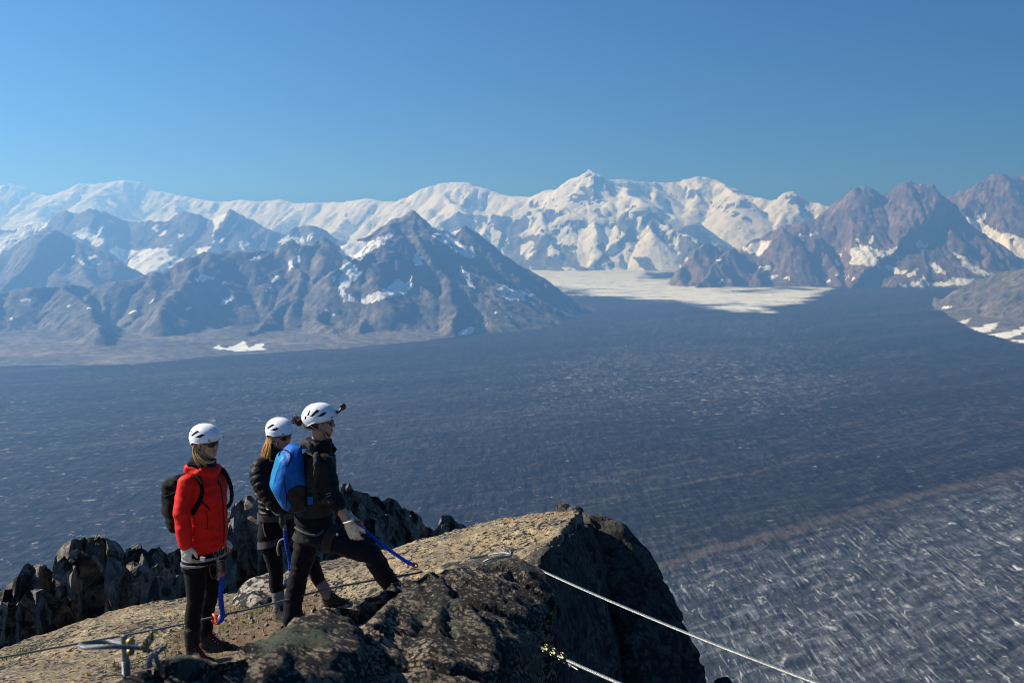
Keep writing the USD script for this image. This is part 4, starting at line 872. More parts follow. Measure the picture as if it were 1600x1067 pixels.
M_PUFF = fabric('black_puffer', (0.006, 0.006, 0.007), 0.5, 500, 30, 0.005)
M_NAVY = fabric('navy_trousers', (0.0045, 0.005, 0.010), 0.75, 600, 14, 0.006)
M_DARKGREY = fabric('dark_softshell', (0.006, 0.0065, 0.009), 0.62, 500, 20, 0.005)
M_HOODIN = fabric('navy_collar', (0.007, 0.008, 0.016), 0.8, 500, 20, 0.005)
M_GLOVE = fabric('cream_leather', (0.50, 0.46, 0.37), 0.75, 200, 40, 0.003)
M_GLOVE2 = fabric('pale_leather', (0.46, 0.48, 0.44), 0.75, 200, 40, 0.003)
M_BLUE = fabric('blue_nylon', (0.004, 0.085, 0.36), 0.5, 600, 16, 0.006, vary=0.2)
M_BLUE_LIT = fabric('blue_nylon_lit', (0.006, 0.16, 0.36), 0.5, 600, 16, 0.006, vary=0.2)  # brighter copy of the blue nylon, sunlight put into the colour
M_GREYNY = fabric('grey_nylon', (0.022, 0.020, 0.021), 0.7, 500, 18, 0.005)
M_WEB = fabric('pale_webbing', (0.22, 0.22, 0.25), 0.7, 500, 30, 0.002)
M_GREYWEB = fabric('grey_webbing', (0.05, 0.047, 0.052), 0.7, 500, 30, 0.002)
M_SOCK = fabric('grey_sock', (0.13, 0.14, 0.15), 0.95, 250, 30, 0.003)
M_BOOT = fabric('boot_leather', (0.020, 0.018, 0.017), 0.6, 300, 40, 0.003)
M_BOOTTAN = fabric('boot_tan', (0.10, 0.075, 0.05), 0.7, 300, 40, 0.003)
M_SOLE = plain('rubber_sole', (0.010, 0.010, 0.011), 0.85)
M_LACE = fabric('red_lace', (0.40, 0.012, 0.02), 0.7)
M_LACEG = fabric('grey_lace', (0.07, 0.07, 0.075), 0.7)
M_EYELET = plain('eyelet_steel', (0.5, 0.52, 0.55), 0.3, metal=1.0)
M_ROPEBLUE = fabric('blue_lanyard', (0.010, 0.055, 0.42), 0.6, 300, 90, 0.003)
M_ORANGE = plain('orange_clip', (0.70, 0.10, 0.012), 0.4)
M_REDCLIP = plain('red_clip', (0.55, 0.02, 0.015), 0.4)
M_ALU = plain('aluminium', (0.55, 0.56, 0.58), 0.32, metal=1.0)
M_CORD = fabric('white_cord', (0.55, 0.55, 0.54), 0.7)

def head_solid(k=1.0, nose=1.0, jaw=1.0):
    g = [
        [((-0.012, 0, 0.03), (0.096, 0.077, 0.094))],
        [((0.052, 0.034, 0.020), 0.030), ((0.052, -0.034, 0.020), 0.030), ((0.048, 0.040, -0.028), 0.027), ((0.048, -0.040, -0.028), 0.027), ((0.068, 0, -0.093 * jaw), 0.019), ((0.064, 0.018, -0.085 * jaw), 0.018), ((0.064, -0.018, -0.085 * jaw), 0.018),
         ((0.0, 0.050, -0.058), 0.020), ((0.0, -0.050, -0.058), 0.020), ((-0.03, 0, 0.0), 0.06)],
        [((0.084, 0, 0.014), 0.007), ((0.104 * nose, 0, -0.022), 0.009), ((0.088, 0.012, -0.028), 0.007), ((0.088, -0.012, -0.028), 0.007)],
        [((0.072, 0.03, 0.026), 0.011), ((0.080, 0, 0.026), 0.010), ((0.072, -0.03, 0.026), 0.011)],
        [((0.083, 0.016, -0.053), 0.008), ((0.089, 0, -0.050), 0.0085), ((0.083, -0.016, -0.053), 0.008)],
        [((0.081, 0.014, -0.064), 0.008), ((0.086, 0, -0.065), 0.009), ((0.081, -0.014, -0.064), 0.008)],
        [((-0.004, 0.077, 0.012), (0.017, 0.008, 0.017)), ((-0.002, 0.074, -0.022), (0.009, 0.006, 0.010)), ((-0.014, 0.083, 0.014), (0.008, 0.006, 0.018))],
        [((-0.004, -0.077, 0.012), (0.017, 0.008, 0.017)), ((-0.002, -0.074, -0.022), (0.009, 0.006, 0.010)), ((-0.014, -0.083, 0.014), (0.008, 0.006, 0.018))],
    ]
    return hulls(*[[(np.array(c) * k, np.array(r) * k) for c, r in gg] for gg in g])

def hand_solid(F, mirror=1, k=1.0, curl=(0.35, 0.45, 0.3), fat=1.0, cut=1.0, wrist=True):
    """Palm and five fingers. F: x along the hand, z the back of the hand, y to the thumb (mirror = -1 for the other hand). cut < 1 shortens the fingers (for fingerless gloves)."""
    L = lambda *q: F(q[0] * k, q[1] * k * mirror, q[2] * k)
    groups = [[(L(0.0, 0.018, 0), 0.021 * k * fat), (L(0.0, -0.018, 0), 0.020 * k * fat), (L(0.082, 0.030, 0.0), 0.0125 * k * fat), (L(0.086, 0.008, 0.003), 0.0125 * k * fat), (L(0.080, -0.030, -0.002), 0.0115 * k * fat), (L(0.03, 0.033, -0.006), 0.014 * k * fat)]]
    for y, ln, r, spread, ex in ((0.031, 0.070, 0.0088, 0.07, 0.0), (0.010, 0.079, 0.0092, 0.01, 0.05), (-0.011, 0.073, 0.0088, -0.05, 0.12), (-0.031, 0.057, 0.0078, -0.12, 0.2)):
        p, a = np.array([0.084, y, 0.001]), 0.0
        chain, rads, done = [p], [r * 1.08], 0.0
        for frac, c, rr in ((0.46, curl[0] + ex, 1.0), (0.30, curl[1] + ex, 0.92), (0.24, curl[2], 0.82)):
            if done >= cut: break
            a += c
            fr = min(frac, cut - done); done += frac
            p = p + np.array([math.cos(a) * math.cos(spread), math.sin(spread), -math.sin(a)]) * ln * fr
            chain.append(p); rads.append(r * rr)
        for i in range(len(chain) - 1):
            groups.append([(L(*chain[i]), rads[i] * k * fat), (L(*chain[i + 1]), rads[i + 1] * k * fat)])
    th = [np.array([0.022, 0.034, -0.008]), np.array([0.052, 0.058, -0.022]), np.array([0.078, 0.066, -0.034]), np.array([0.100, 0.064, -0.044])]
    if cut < 1: th = th[:3]
    rr = [0.014, 0.0115, 0.0105, 0.0085]
    for i in range(len(th) - 1):
        groups.append([(L(*th[i]), rr[i] * k * fat), (L(*th[i + 1]), rr[i + 1] * k * fat)])
    return hulls(*groups)

def dirframe(o, x, z):
    F = Frame(o); x = unit(x); z = np.asarray(z, float); z = unit(z - x * (z @ x)); F.R = np.stack([x, np.cross(z, x), z], 1); return F

def helmet(parent, H, k=1.0, strap_mat=None):
    """Climbing helmet on the head frame H: vented shell, liner, rim, chin strap."""
    na, ne = 72, 18
    ph = np.linspace(0, 2 * math.pi, na, endpoint=False)
    cf = np.cos(ph)
    low = -0.018 + 0.030 * np.clip(cf, 0, 1) ** 1.3 - 0.036 * np.clip(-cf, 0, 1) ** 1.3 + 0.010 * np.exp(-((ph % (2 * math.pi) - 1.75) / 0.35) ** 2) + 0.010 * np.exp(-((ph % (2 * math.pi) - 4.53) / 0.35) ** 2)
    def solid(grow):
        a, b, c = (0.128 + grow) * k, (0.108 + grow) * k, (0.118 + grow) * k
        rows = []
        for e in np.linspace(0, 1, ne):
            z = (low * k - 0.002 * (grow < 0)) * (1 - e) + c * np.sin(e * math.pi / 2) * e + 0 * ph
            t = np.clip((z / c), -0.5, 1)
            rad = np.sqrt(np.clip(1 - np.clip(t, 0, 1) ** 2.3, 0, 1)) * np.where(t < 0, 1 + 0.25 * t, 1)
            flat = 1 + 0.035 * np.cos(4 * ph) * (1 - e)
            rows.append(np.stack([a * rad * np.cos(ph) * flat - 0.008 * k, b * rad * np.sin(ph) * flat, z + 0.022 * k], 1))
        v = np.vstack(rows[:-1] + [[[-0.008 * k, 0, c + 0.022 * k]], [[-0.008 * k, 0, 0.03 * k]]])
        f, top, bot = [], (ne - 1) * na, (ne - 1) * na + 1
        for i in range(ne - 2):
            for j in range(na):
                p, q = i * na + j, i * na + (j + 1) % na
                f += [[p, q, q + na], [p, q + na, p + na]]
        for j in range(na):
            f += [[(ne - 2) * na + j, (ne - 2) * na + (j + 1) % na, top], [(j + 1) % na, j, bot]]
        return Manifold(manifold3d.Mesh(np.array(v, np.float32), np.array(f, np.uint32)))
    outer, inner = solid(0.0), solid(-0.009)
    inner_big = add(inner, Manifold.cube([0.5 * k, 0.5 * k, 0.06 * k]).translate([-0.25 * k, -0.25 * k, -0.20 * k]))
    shell = outer - inner
    # vents: slanted openings on both sides and towards the crown
    cuts = []
    for s in (-1, 1):
        for quad in ([(-0.085, 0.060), (-0.070, 0.062), (-0.058, 0.094), (-0.066, 0.098)],
                     [(-0.062, 0.056), (-0.040, 0.054), (0.014, 0.094), (-0.012, 0.102)],
                     [(-0.012, 0.052), (0.030, 0.052), (0.062, 0.076), (0.034, 0.080)],
                     [(-0.105, 0.030), (-0.092, 0.036), (-0.090, 0.058), (-0.101, 0.052)]):
            pts = [[x * k, s * y * k, z * k] for x, z in quad for y in (0.035, 0.2)]
            cuts.append(Manifold.hull_points(np.array(pts)))
    for c in cuts: shell = shell - c
    hm = thing('helmet', parent=parent)
    st = to_tm(shell)
    obj('shell', H.tm(st), M_WHITE, hm, smooth=35)
    lin = solid(-0.0135) - solid(-0.022)
    obj('liner', H.tm(to_tm(lin)), M_LINER, hm, smooth=40)
    rim = np.stack([0.128 * k * np.cos(ph) * (1 + 0.035 * np.cos(4 * ph)) - 0.008 * k, 0.108 * k * np.sin(ph) * (1 + 0.035 * np.cos(4 * ph)), low * k + 0.022 * k], 1)
    t0 = np.clip(low / 0.118, -0.5, 1); rad0 = np.sqrt(np.clip(1 - np.clip(t0, 0, 1) ** 2.3, 0, 1)) * np.where(t0 < 0, 1 + 0.25 * t0, 1)
    rim[:, 0] = (rim[:, 0] + 0.008 * k) * rad0 - 0.008 * k; rim[:, 1] *= rad0
    obj('rim', H.tm(tube_mesh(rim, 0.0042 * k, 6, closed=True)), M_WHITE, hm, smooth=True)
    straps = []
    for s in (-1, 1):
        chin = np.array([0.035, s * 0.052, -0.095]) * k
        straps.append(tube_mesh(spline(np.array([[0.055, s * 0.088, 0.045], [0.035, s * 0.083, -0.02], [0.03, s * 0.068, -0.065]]) * k, 14), 0.0062 * k, 6, flat=((0, 1, 0), 0.35)))
        straps.append(tube_mesh(spline(np.array([[-0.085, s * 0.072, 0.005], [-0.04, s * 0.083, -0.035], [0.03, s * 0.068, -0.065]]) * k, 14), 0.0062 * k, 6, flat=((0, 1, 0), 0.35)))
        straps.append(tube_mesh(spline(np.array([[0.03, s * 0.068, -0.065], [0.042, s * 0.04, -0.105], [0.052, 0, -0.118]]) * k, 10), 0.0062 * k, 6, flat=((0, 0, 1), 0.5)))
    obj('chin_strap', H.tm(join(*straps)), strap_mat or M_STRAP, hm, smooth=True)
    for s in (-1, 1):                                  # small printed mark low on the front quarter
        q = np.array([[0.098, s * 0.072, 0.036], [0.088, s * 0.081, 0.036]]) * k
        obj('mark', H.tm(tube_mesh(q, 0.0042 * k, 5)), M_BLACKP, hm, smooth=True)
    return hm

def sunglasses(parent, H, lens, k=1.0):
    g = thing('sunglasses', parent=parent)
    for s in (-1, 1):
        t = np.linspace(0, 2 * math.pi, 20, endpoint=False)
        ys = s * (0.034 + 0.028 * np.cos(t)); zs = 0.004 + 0.019 * np.sin(t) - 0.004 * np.cos(t) * 1
        pts = []
        for d in (0.0, 0.004):
            pts.append(np.stack([0.092 - 7.0 * ys ** 2 + d, ys, zs], 1))
        obj('lens', H.tm(to_tm(Manifold.hull_points(np.vstack(pts) * k))), lens, g, smooth=40)
        obj('temple', H.tm(tube_mesh(np.array([[0.066, s * 0.064, 0.010], [0.03, s * 0.078, 0.012], [-0.02, s * 0.081, 0.006]]) * k, 0.0035 * k, 6)), M_BLACKP, g, smooth=True)
    obj('bridge', H.tm(tube_mesh(spline(np.array([[0.094, 0.012, 0.010], [0.1, 0, 0.012], [0.094, -0.012, 0.010]]) * k, 6), 0.003 * k, 6)), M_BLACKP, g, smooth=True)
    return g

def eyes_and_lips(parent, H, k=1.0):
    for s in (-1, 1):
        obj('eye', H.tm(trimesh.Trimesh(_ball.vertices * 0.0115 * k + np.array([0.071, s * 0.032, 0.006]) * k, _ball.faces)), M_EYE, parent, smooth=True)
    lips = hulls(*[[(np.array([0.0845, 0.014, z]) * k, 0.0068 * k), (np.array([0.0905, 0, z + dz]) * k, 0.0072 * k)] for z, dz in ((-0.053, 0.002), (-0.063, -0.001))],
                 *[[(np.array([0.0845, -0.014, z]) * k, 0.0068 * k), (np.array([0.0905, 0, z + dz]) * k, 0.0072 * k)] for z, dz in ((-0.053, 0.002), (-0.063, -0.001))])
    obj('lips', H.tm(to_tm(lips)), M_LIP, parent, smooth=True)

def boot(parent, F, upper, lace, k=1.0, mid=None, eyelets=True):
    """A hiking boot. F: heel on the ground below the ankle, x to the toe."""
    L = lambda *q: np.array(q) * k
    b = thing('boot', parent=parent)
    up = hulls([(L(0.0, 0, 0.055), 0.040 * k), (L(0.085, 0, 0.060), 0.042 * k), (L(-0.01, 0, 0.12), 0.043 * k)], [(L(0.085, 0, 0.060), 0.042 * k), (L(0.175, 0.012, 0.052), 0.040 * k), (L(0.165, -0.014, 0.052), 0.038 * k)],
               [(L(0.175, 0.0, 0.052), 0.040 * k), (L(0.215, 0, 0.046), 0.030 * k)], [(L(-0.01, 0, 0.11), 0.045 * k), (L(-0.004, 0, 0.165), 0.050 * k)], [(L(0.03, 0, 0.115), 0.036 * k), (L(0.105, 0, 0.07), 0.036 * k), (L(0, 0, 0.15), 0.044 * k)])
    up = up.trim_by_plane([0, 0, 1], 0.022 * k)
    ut = soft(up, 0.012, 4, [((0.05, 0.05, 0.03), 0.0012)], 7)
    obj('upper', F.tm(ut), upper, b, smooth=50)
    t = np.linspace(0, 2 * math.pi, 40, endpoint=False)
    ox = 0.095 + 0.152 * np.cos(t); oy = (0.046 + 0.006 * np.cos(t)) * np.sin(t) * (1 - 0.10 * np.exp(-((ox - 0.08) / 0.04) ** 2))
    base = np.stack([ox, oy, np.where(ox > 0.2, (ox - 0.2) * 0.25, 0)], 1) * k
    sole = Manifold.hull_points(np.vstack([base, base * [0.985, 0.96, 1] + [0.001 * k, 0, 0.034 * k]]))
    for x in np.arange(-0.045, 0.24, 0.032):
        sole = sole - Manifold.cube([0.010 * k, 0.14 * k, 0.009 * k]).translate([x * k, -0.07 * k, -0.002])
    obj('sole', F.tm(to_tm(sole)), M_SOLE, b, smooth=30)
    if mid is not None:
        rand = hulls([(L(0.17, 0.010, 0.045), 0.043 * k), (L(0.16, -0.012, 0.045), 0.041 * k), (L(0.215, 0, 0.042), 0.034 * k)], [(L(0.0, 0, 0.05), 0.0425 * k), (L(-0.012, 0, 0.09), 0.043 * k)]).trim_by_plane([0, 0, 1], 0.024 * k).trim_by_plane([0, 0, -1], -0.085 * k)
        obj('rand', F.tm(to_tm(rand)), mid, b, smooth=40)
    lc = []
    for i in range(6):
        u = i / 5
        c = np.array([0.150 - 0.115 * u, 0, 0.094 + 0.075 * u ** 1.3]) * k
        w = 0.021 * k
        lc.append(tube_mesh(np.array([c + [0.004 * k, -w, -0.011 * k], c + [0.002 * k, 0, 0.004 * k], c + [-0.006 * k, w, -0.011 * k]]), 0.0036 * k, 6))
        lc.append(tube_mesh(np.array([c + [-0.006 * k, -w, -0.011 * k], c + [0.002 * k, 0, 0.006 * k], c + [0.004 * k, w, -0.011 * k]]), 0.0036 * k, 6))
        if eyelets:
            for s in (-1, 1):
                e = trimesh.creation.icosphere(1, 0.0058 * k); e.apply_translation(c + [0, s * w * 1.25, -0.014 * k]); lc_e = e
                obj('eyelet', F.tm(lc_e), M_EYELET, b, smooth=True)
    c = np.array([0.036, 0, 0.172]) * k
    for s in (-1, 1):
        th = np.linspace(0, 2 * math.pi, 16)
        lc.append(tube_mesh(np.stack([c[0] + 0.012 * k * np.sin(th) + 0.012 * k, c[1] + s * (0.018 + 0.018 * -np.cos(th)) * k, c[2] - 0.010 * k + 0.008 * k * np.sin(th + 0.8)], 1), 0.003 * k, 6))
        lc.append(tube_mesh(spline(np.array([c, c + [0.02 * k, s * 0.025 * k, -0.01 * k], c + [0.03 * k, s * 0.034 * k, -0.045 * k]]), 8), 0.0028 * k, 6))
    obj('laces', F.tm(join(*lc)), lace, b, smooth=True)
    return b

def hair_bundle(strands, r=0.006, rng=None, n=18, sides=6, taper=0.4):
    out = []
    for s in strands:
        q = spline(s, n)
        out.append(tube_mesh(q, r * np.linspace(1, taper, n), sides))
    return join(*out)

def glove(parent, F, mirror, k, matl, wristF, tips=True):
    """Fingerless glove with a flared cuff over the hand."""
    g = hand_solid(F, mirror, k, fat=1.20, cut=0.62)
    cuff = loft([(F(0.012 * k, 0, 0), F.R[:, 1] * 0.040 * k, F.R[:, 2] * 0.030 * k), (F(-0.025 * k, 0, 0), F.R[:, 1] * 0.036 * k, F.R[:, 2] * 0.031 * k), (F(-0.048 * k, 0, 0), F.R[:, 1] * 0.047 * k, F.R[:, 2] * 0.043 * k)])
    obj('glove', soft(add(g, cuff), 0.006, 3, [((0.02, 0.02, 0.02), 0.0012)], 5), matl, parent, smooth=60)

def ringband(name, parent, c, a, b, up, h, th, matl):
    return obj(name, band(ring(c, a, b), up, h, th), matl, parent, smooth=40)

def carabiner(size=0.1, r=0.005):
    t = np.linspace(0, 2 * math.pi, 28, endpoint=False)
    p = np.stack([0.30 * size * np.sign(np.cos(t)) * np.abs(np.cos(t)) ** 0.7 * (1 + 0.25 * np.sin(t)), 0 * t, 0.5 * size * np.sign(np.sin(t)) * np.abs(np.sin(t)) ** 0.8], 1)
    return tube_mesh(p, r, 7, closed=True)
# ---------------------------------------------------------------- people: the three climbers
def hit(mesh, px, py, lift=0.006):
    """Where the line of sight through a pixel meets a mesh, lifted off it a little."""
    v, f = mesh.vertices, mesh.faces
    a, e1, e2 = v[f[:, 0]], v[f[:, 1]] - v[f[:, 0]], v[f[:, 2]] - v[f[:, 0]]
    d = unit(ray(px, py)); h = np.cross(d, e2); det = (e1 * h).sum(1); det = np.where(np.abs(det) < 1e-14, 1e-14, det)
    s = EYE - a; u = (s * h).sum(1) / det; q = np.cross(s, e1); w = (q @ d) / det; t = (e2 * q).sum(1) / det
    ok = (u >= 0) & (w >= 0) & (u + w <= 1) & (t > 0)
    if not ok.any(): return None
    k = np.flatnonzero(ok)[t[ok].argmin()]
    n = unit(np.cross(e1[k], e2[k])); n = n if n @ d < 0 else -n
    return EYE + d * t[k] + n * lift
def drape(mesh, pix, lift=0.006, n=24):
    p = np.array(pix, float); s = np.concatenate([[0], np.cumsum(np.linalg.norm(np.diff(p, axis=0), axis=1))])
    q = spline(np.c_[p, np.zeros(len(p))], n)[:, :2] if len(p) > 2 else np.stack([np.interp(np.linspace(0, s[-1], n), s, p[:, k]) for k in range(2)], 1)
    out = [hit(mesh, *x, lift) for x in q]
    return np.array([o for o in out if o is not None])
def ground(px, py, d):
    p = P(px, py, d); return np.array([p[0], p[1], ledge_z(p[0], p[1])])
def axes(deg):
    a = math.radians(deg); return np.array([math.cos(a), math.sin(a), 0.0]), np.array([-math.sin(a), math.cos(a), 0.0])
UP = np.array([0, 0, 1.0])

def body_mesh(name, root, H, neck, spine, f, l, arms, legs, hands, k=1.0, jaw=1.0):
    parts = [H.man(head_solid(k, jaw=jaw)), limb([H(-0.012, 0, -0.05), neck], [0.052 * k, 0.058 * k]),
             loft([(c, l * w * 0.8, f * t * 0.8) for c, w, t in spine])]
    for a, (r0, r1, r2) in arms: parts.append(limb(a, [r0, r1, r2]))
    for a, rr in legs: parts.append(limb(a, [0.78 * x for x in rr]))
    parts += hands
    t = soft(add(*parts), 0.0085, 5)
    return obj(name, t, M_SKIN, root, smooth=True)

# ============ woman in the red jacket
f, l = axes(-25)
w1 = thing('person', label='woman in a red jacket, black leggings and white helmet standing with her arms down', cat='person')
R1 = w1
neck = P(319, 733, 7.42)
H = Frame(P(322, 692, 7.42), math.radians(-24), math.radians(4))
sp = [(P(320, 872, 7.42), 0.165, 0.125), (P(319, 850, 7.42), 0.178, 0.135), (P(319, 815, 7.42), 0.165, 0.125), (P(320, 780, 7.42), 0.178, 0.128), (P(318, 750, 7.42), 0.175, 0.110), (P(318, 738, 7.42), 0.10, 0.08)]
SR, SL = P(319, 750, 7.42) - 0.155 * l - 0.02 * f, P(319, 750, 7.42) + 0.155 * l
ER, WR = P(284, 803, 7.20), P(290, 853, 7.18)
EL, WL = P(338, 808, 7.66), P(344, 842, 7.55)
hipR, hipL = P(318, 862, 7.42) - 0.085 * l, P(318, 862, 7.42) + 0.085 * l
hR, hL = ground(301, 1018, 7.28), ground(321, 1003, 7.58)
aR, aL = hR + UP * 0.10, hL + UP * 0.10
kR, kL = 0.5 * (hipR + aR) + 0.035 * f + [-0.015, 0, 0.03], 0.5 * (hipL + aL) + 0.035 * f + [0, 0, 0.03]
HFR = dirframe(WR, (0.05, -0.02, -1), (-0.35, -1, 0)); HFL = dirframe(WL, (0.85, -0.45, -0.25), (0.2, 0.3, 1))
handR, handL = hand_solid(HFR, 1, 0.95, (0.45, 0.6, 0.4)), hand_solid(HFL, -1, 0.95, (0.4, 0.5, 0.35))
body_mesh('body', w1, H, neck, sp, f, l, [([SR, ER, WR], (0.05, 0.042, 0.03)), ([SL, EL, WL], (0.05, 0.042, 0.03))],
          [([hipR, 0.45 * hipR + 0.55 * kR, kR, 0.6 * kR + 0.4 * aR - 0.015 * f, aR], (0.078, 0.068, 0.05, 0.05, 0.034)), ([hipL, 0.45 * hipL + 0.55 * kL, kL, 0.6 * kL + 0.4 * aL - 0.015 * f, aL], (0.078, 0.068, 0.05, 0.05, 0.034))], [handR, handL], 0.98)
eyes_and_lips(w1, H, 0.98)
# jacket
jk = add(loft([(P(322, 856, 7.42), l * 0.165, f * 0.130), (P(322, 836, 7.42), l * 0.176, f * 0.140), (P(322, 805, 7.42), l * 0.170, f * 0.140), (P(321, 775, 7.42), l * 0.172, f * 0.134), (P(319, 752, 7.42), l * 0.170, f * 0.115), (P(319, 742, 7.42), l * 0.125, f * 0.095), (P(319, 733, 7.42), l * 0.082, f * 0.080)]),
         limb([SR, 0.5 * (SR + ER) + [-0.01, 0, 0], ER, 0.5 * (ER + WR), WR + [0, 0, 0.012]], [0.070, 0.062, 0.057, 0.053, 0.047]), limb([SL, EL, WL + [-0.01, 0, 0.008]], [0.070, 0.057, 0.047]),
         hulls([(neck + 0.078 * f - 0.02 * UP, 0.034), (neck + 0.055 * f + 0.07 * l, 0.038), (neck + 0.055 * f - 0.07 * l, 0.038)]))
red = soft(jk, 0.014, 5, [((0.15, 0.15, 0.085), 0.0065), ((0.06, 0.06, 0.04), 0.0025)], 3)
jacket = obj('jacket', red, M_RED, w1, smooth=60)
hood = hulls([(neck - 0.10 * f + 0.015 * UP, 0.05), (neck - 0.06 * f - 0.085 * l + 0.015 * UP, 0.043)], [(neck - 0.06 * f - 0.085 * l + 0.015 * UP, 0.043), (neck + 0.035 * f - 0.088 * l - 0.005 * UP, 0.036)], [(neck - 0.10 * f + 0.015 * UP, 0.05), (neck - 0.06 * f + 0.085 * l + 0.015 * UP, 0.043)],
              [(neck - 0.06 * f + 0.085 * l + 0.015 * UP, 0.043), (neck + 0.035 * f + 0.088 * l, 0.036)], [(neck - 0.115 * f - 0.035 * UP, 0.045), (neck - 0.10 * f + 0.015 * UP, 0.05)])
obj('hood', soft(hood, 0.012, 4, [((0.09, 0.09, 0.03), 0.006)], 9), M_RED, jacket, smooth=60)
obj('zip', tube_mesh(drape(red, [(343, 752), (347, 775), (349, 800), (350, 830), (349, 848)], 0.003), 0.0035, 6), M_BLACKF, jacket, smooth=True)
obj('pocket_zip', tube_mesh(drape(red, [(322, 798), (324, 812), (324, 826)], 0.002), 0.003, 6), M_BLACKF, jacket, smooth=True)
obj('zip_pull', tube_mesh(drape(red, [(340, 750), (341, 758)], 0.006, 5), 0.005, 6), M_BLACKF, jacket, smooth=True)
col = add(loft([(neck - 0.005 * UP, l * 0.082, f * 0.080), (neck + 0.045 * UP + 0.005 * f, l * 0.080, f * 0.085), (neck + 0.075 * UP + 0.012 * f, l * 0.077, f * 0.084)]), hulls([(neck - 0.085 * f + 0.055 * UP, 0.042), (neck - 0.04 * f - 0.085 * l + 0.05 * UP, 0.036)], [(neck - 0.04 * f - 0.085 * l + 0.05 * UP, 0.036), (neck + 0.04 * f - 0.07 * l + 0.045 * UP, 0.026)], [(neck - 0.085 * f + 0.055 * UP, 0.042), (neck - 0.04 * f + 0.085 * l + 0.05 * UP, 0.036)]))
obj('collar', soft(col, 0.012, 4, [((0.08, 0.08, 0.03), 0.004)], 4), M_HOODIN, w1, smooth=60)
# leggings
legs1 = add(loft([(P(319, 848, 7.42), l * 0.165, f * 0.125), (P(319, 872, 7.42), l * 0.172, f * 0.128), (P(319, 886, 7.42), l * 0.150, f * 0.11)]),
            *[limb([h, 0.5 * h + 0.5 * k_, k_, 0.62 * k_ + 0.38 * a - 0.02 * f, a + unit(k_ - a) * 0.07], [0.095, 0.080, 0.060, 0.058, 0.047]) for h, k_, a in ((hipR, kR, aR), (hipL, kL, aL))])
obj('leggings', soft(legs1, 0.014, 5, [((0.12, 0.12, 0.04), 0.003)], 2), M_BLACKF, w1, smooth=60)
for a, g_, yaw in ((aR, hR, -27), (aL, hL, -12)):
    obj('sock', soft(limb([a + UP * 0.06, a + UP * 0.165], [0.053, 0.054]), 0.012, 2, [((0.1, 0.1, 0.02), 0.004)], 1), M_DARKGREY, w1, smooth=60)
    boot(w1, Frame(g_, math.radians(yaw)), M_BOOT, M_LACE, 0.95)
glove(w1, HFR, 1, 0.95, M_GLOVE2, WR); glove(w1, HFL, -1, 0.95, M_GLOVE2, WL)
helmet(w1, Frame(H(0, 0, 0.008), math.radians(-24), math.radians(3)), 1.02)
sunglasses(w1, H, M_LENS)
rg = np.random.default_rng(5)
st = []
for i in range(70):
    o = rg.uniform(-1, 1, 3) * [0.018, 0.012, 0.01]
    st.append([H(-0.03, -0.074, -0.02) + o, H(-0.022, -0.086, -0.065) + o, H(0.010, -0.094, -0.10) + o * 1.3, H(0.03 + 0.03 * rg.random(), -0.085, -0.135 - 0.02 * rg.random()) + o * 1.5])
for i in range(12):
    o = rg.uniform(-1, 1, 3) * [0.01, 0.012, 0.008]
    st.append([H(0.02, -0.085, -0.11) + o, H(0.07, -0.06, -0.125) + o, H(0.11, -0.03, -0.12) + o])
obj('hair', hair_bundle(st, 0.0034), M_BLONDE, w1, smooth=True)
# harness
hn = thing('harness', parent=w1)
wc = P(320, 868, 7.42)
obj('waist_belt', band(ring(wc, l * 0.186, f * 0.142), UP + 0.18 * l - 0.05 * f, 0.050, 0.010), M_BLACKF, hn, smooth=40)
obj('belt_webbing', band(ring(wc + UP * 0.012, l * 0.190, f * 0.146), UP + 0.18 * l, 0.020, 0.006), M_WEB, hn, smooth=40)
for s in (-1, 1):
    cc = (hipR if s < 0 else hipL) * 0.74 + (kR if s < 0 else kL) * 0.26
    obj('leg_loop', band(ring(cc, l * 0.100 * 1.0, f * 0.103), UP + 0.35 * l * s + 0.12 * f, 0.036, 0.010), M_BLACKF, hn, smooth=40)
    obj('loop_webbing', band(ring(cc + UP * 0.03, l * 0.103, f * 0.106), UP + 0.35 * l * s + 0.25 * f, 0.020, 0.006), M_WEB, hn, smooth=40)
obj('buckle', to_tm(rbox(P(317, 873, 7.22), (0.022, 0.008, 0.016), np.stack([f, l, UP], 1))), M_WEB, hn, smooth=30)
gp = wc + 0.150 * f - 0.04 * l
obj('belay_sling', tube_mesh(spline([gp + 0.02 * UP, gp + 0.02 * f - 0.05 * UP, gp + 0.012 * f - 0.155 * UP], 14), 0.016, 8, flat=(l, 0.4)), M_WEB, hn, smooth=True)
cb = carabiner(0.11, 0.0055); Fc = Frame(gp + 0.012 * f - 0.07 * UP - 0.05 * l, math.radians(-20)); obj('carabiner', Fc.tm(cb), M_BLACKP, hn, smooth=True)
obj('gear_case', soft(rbox(P(346, 884, 7.2), (0.022, 0.018, 0.042), np.stack([f, l, UP], 1)), 0.01, 2), M_BLACKP, hn, smooth=40)
for i, (px_, py_) in enumerate(((336, 858), (343, 856), (350, 853))):
    obj('gear_loop', tube_mesh(ring(P(px_, py_ + 6, 7.2), f * 0.012, UP * 0.022, 20), 0.004, 6, closed=True), M_GREYWEB, hn, smooth=True)

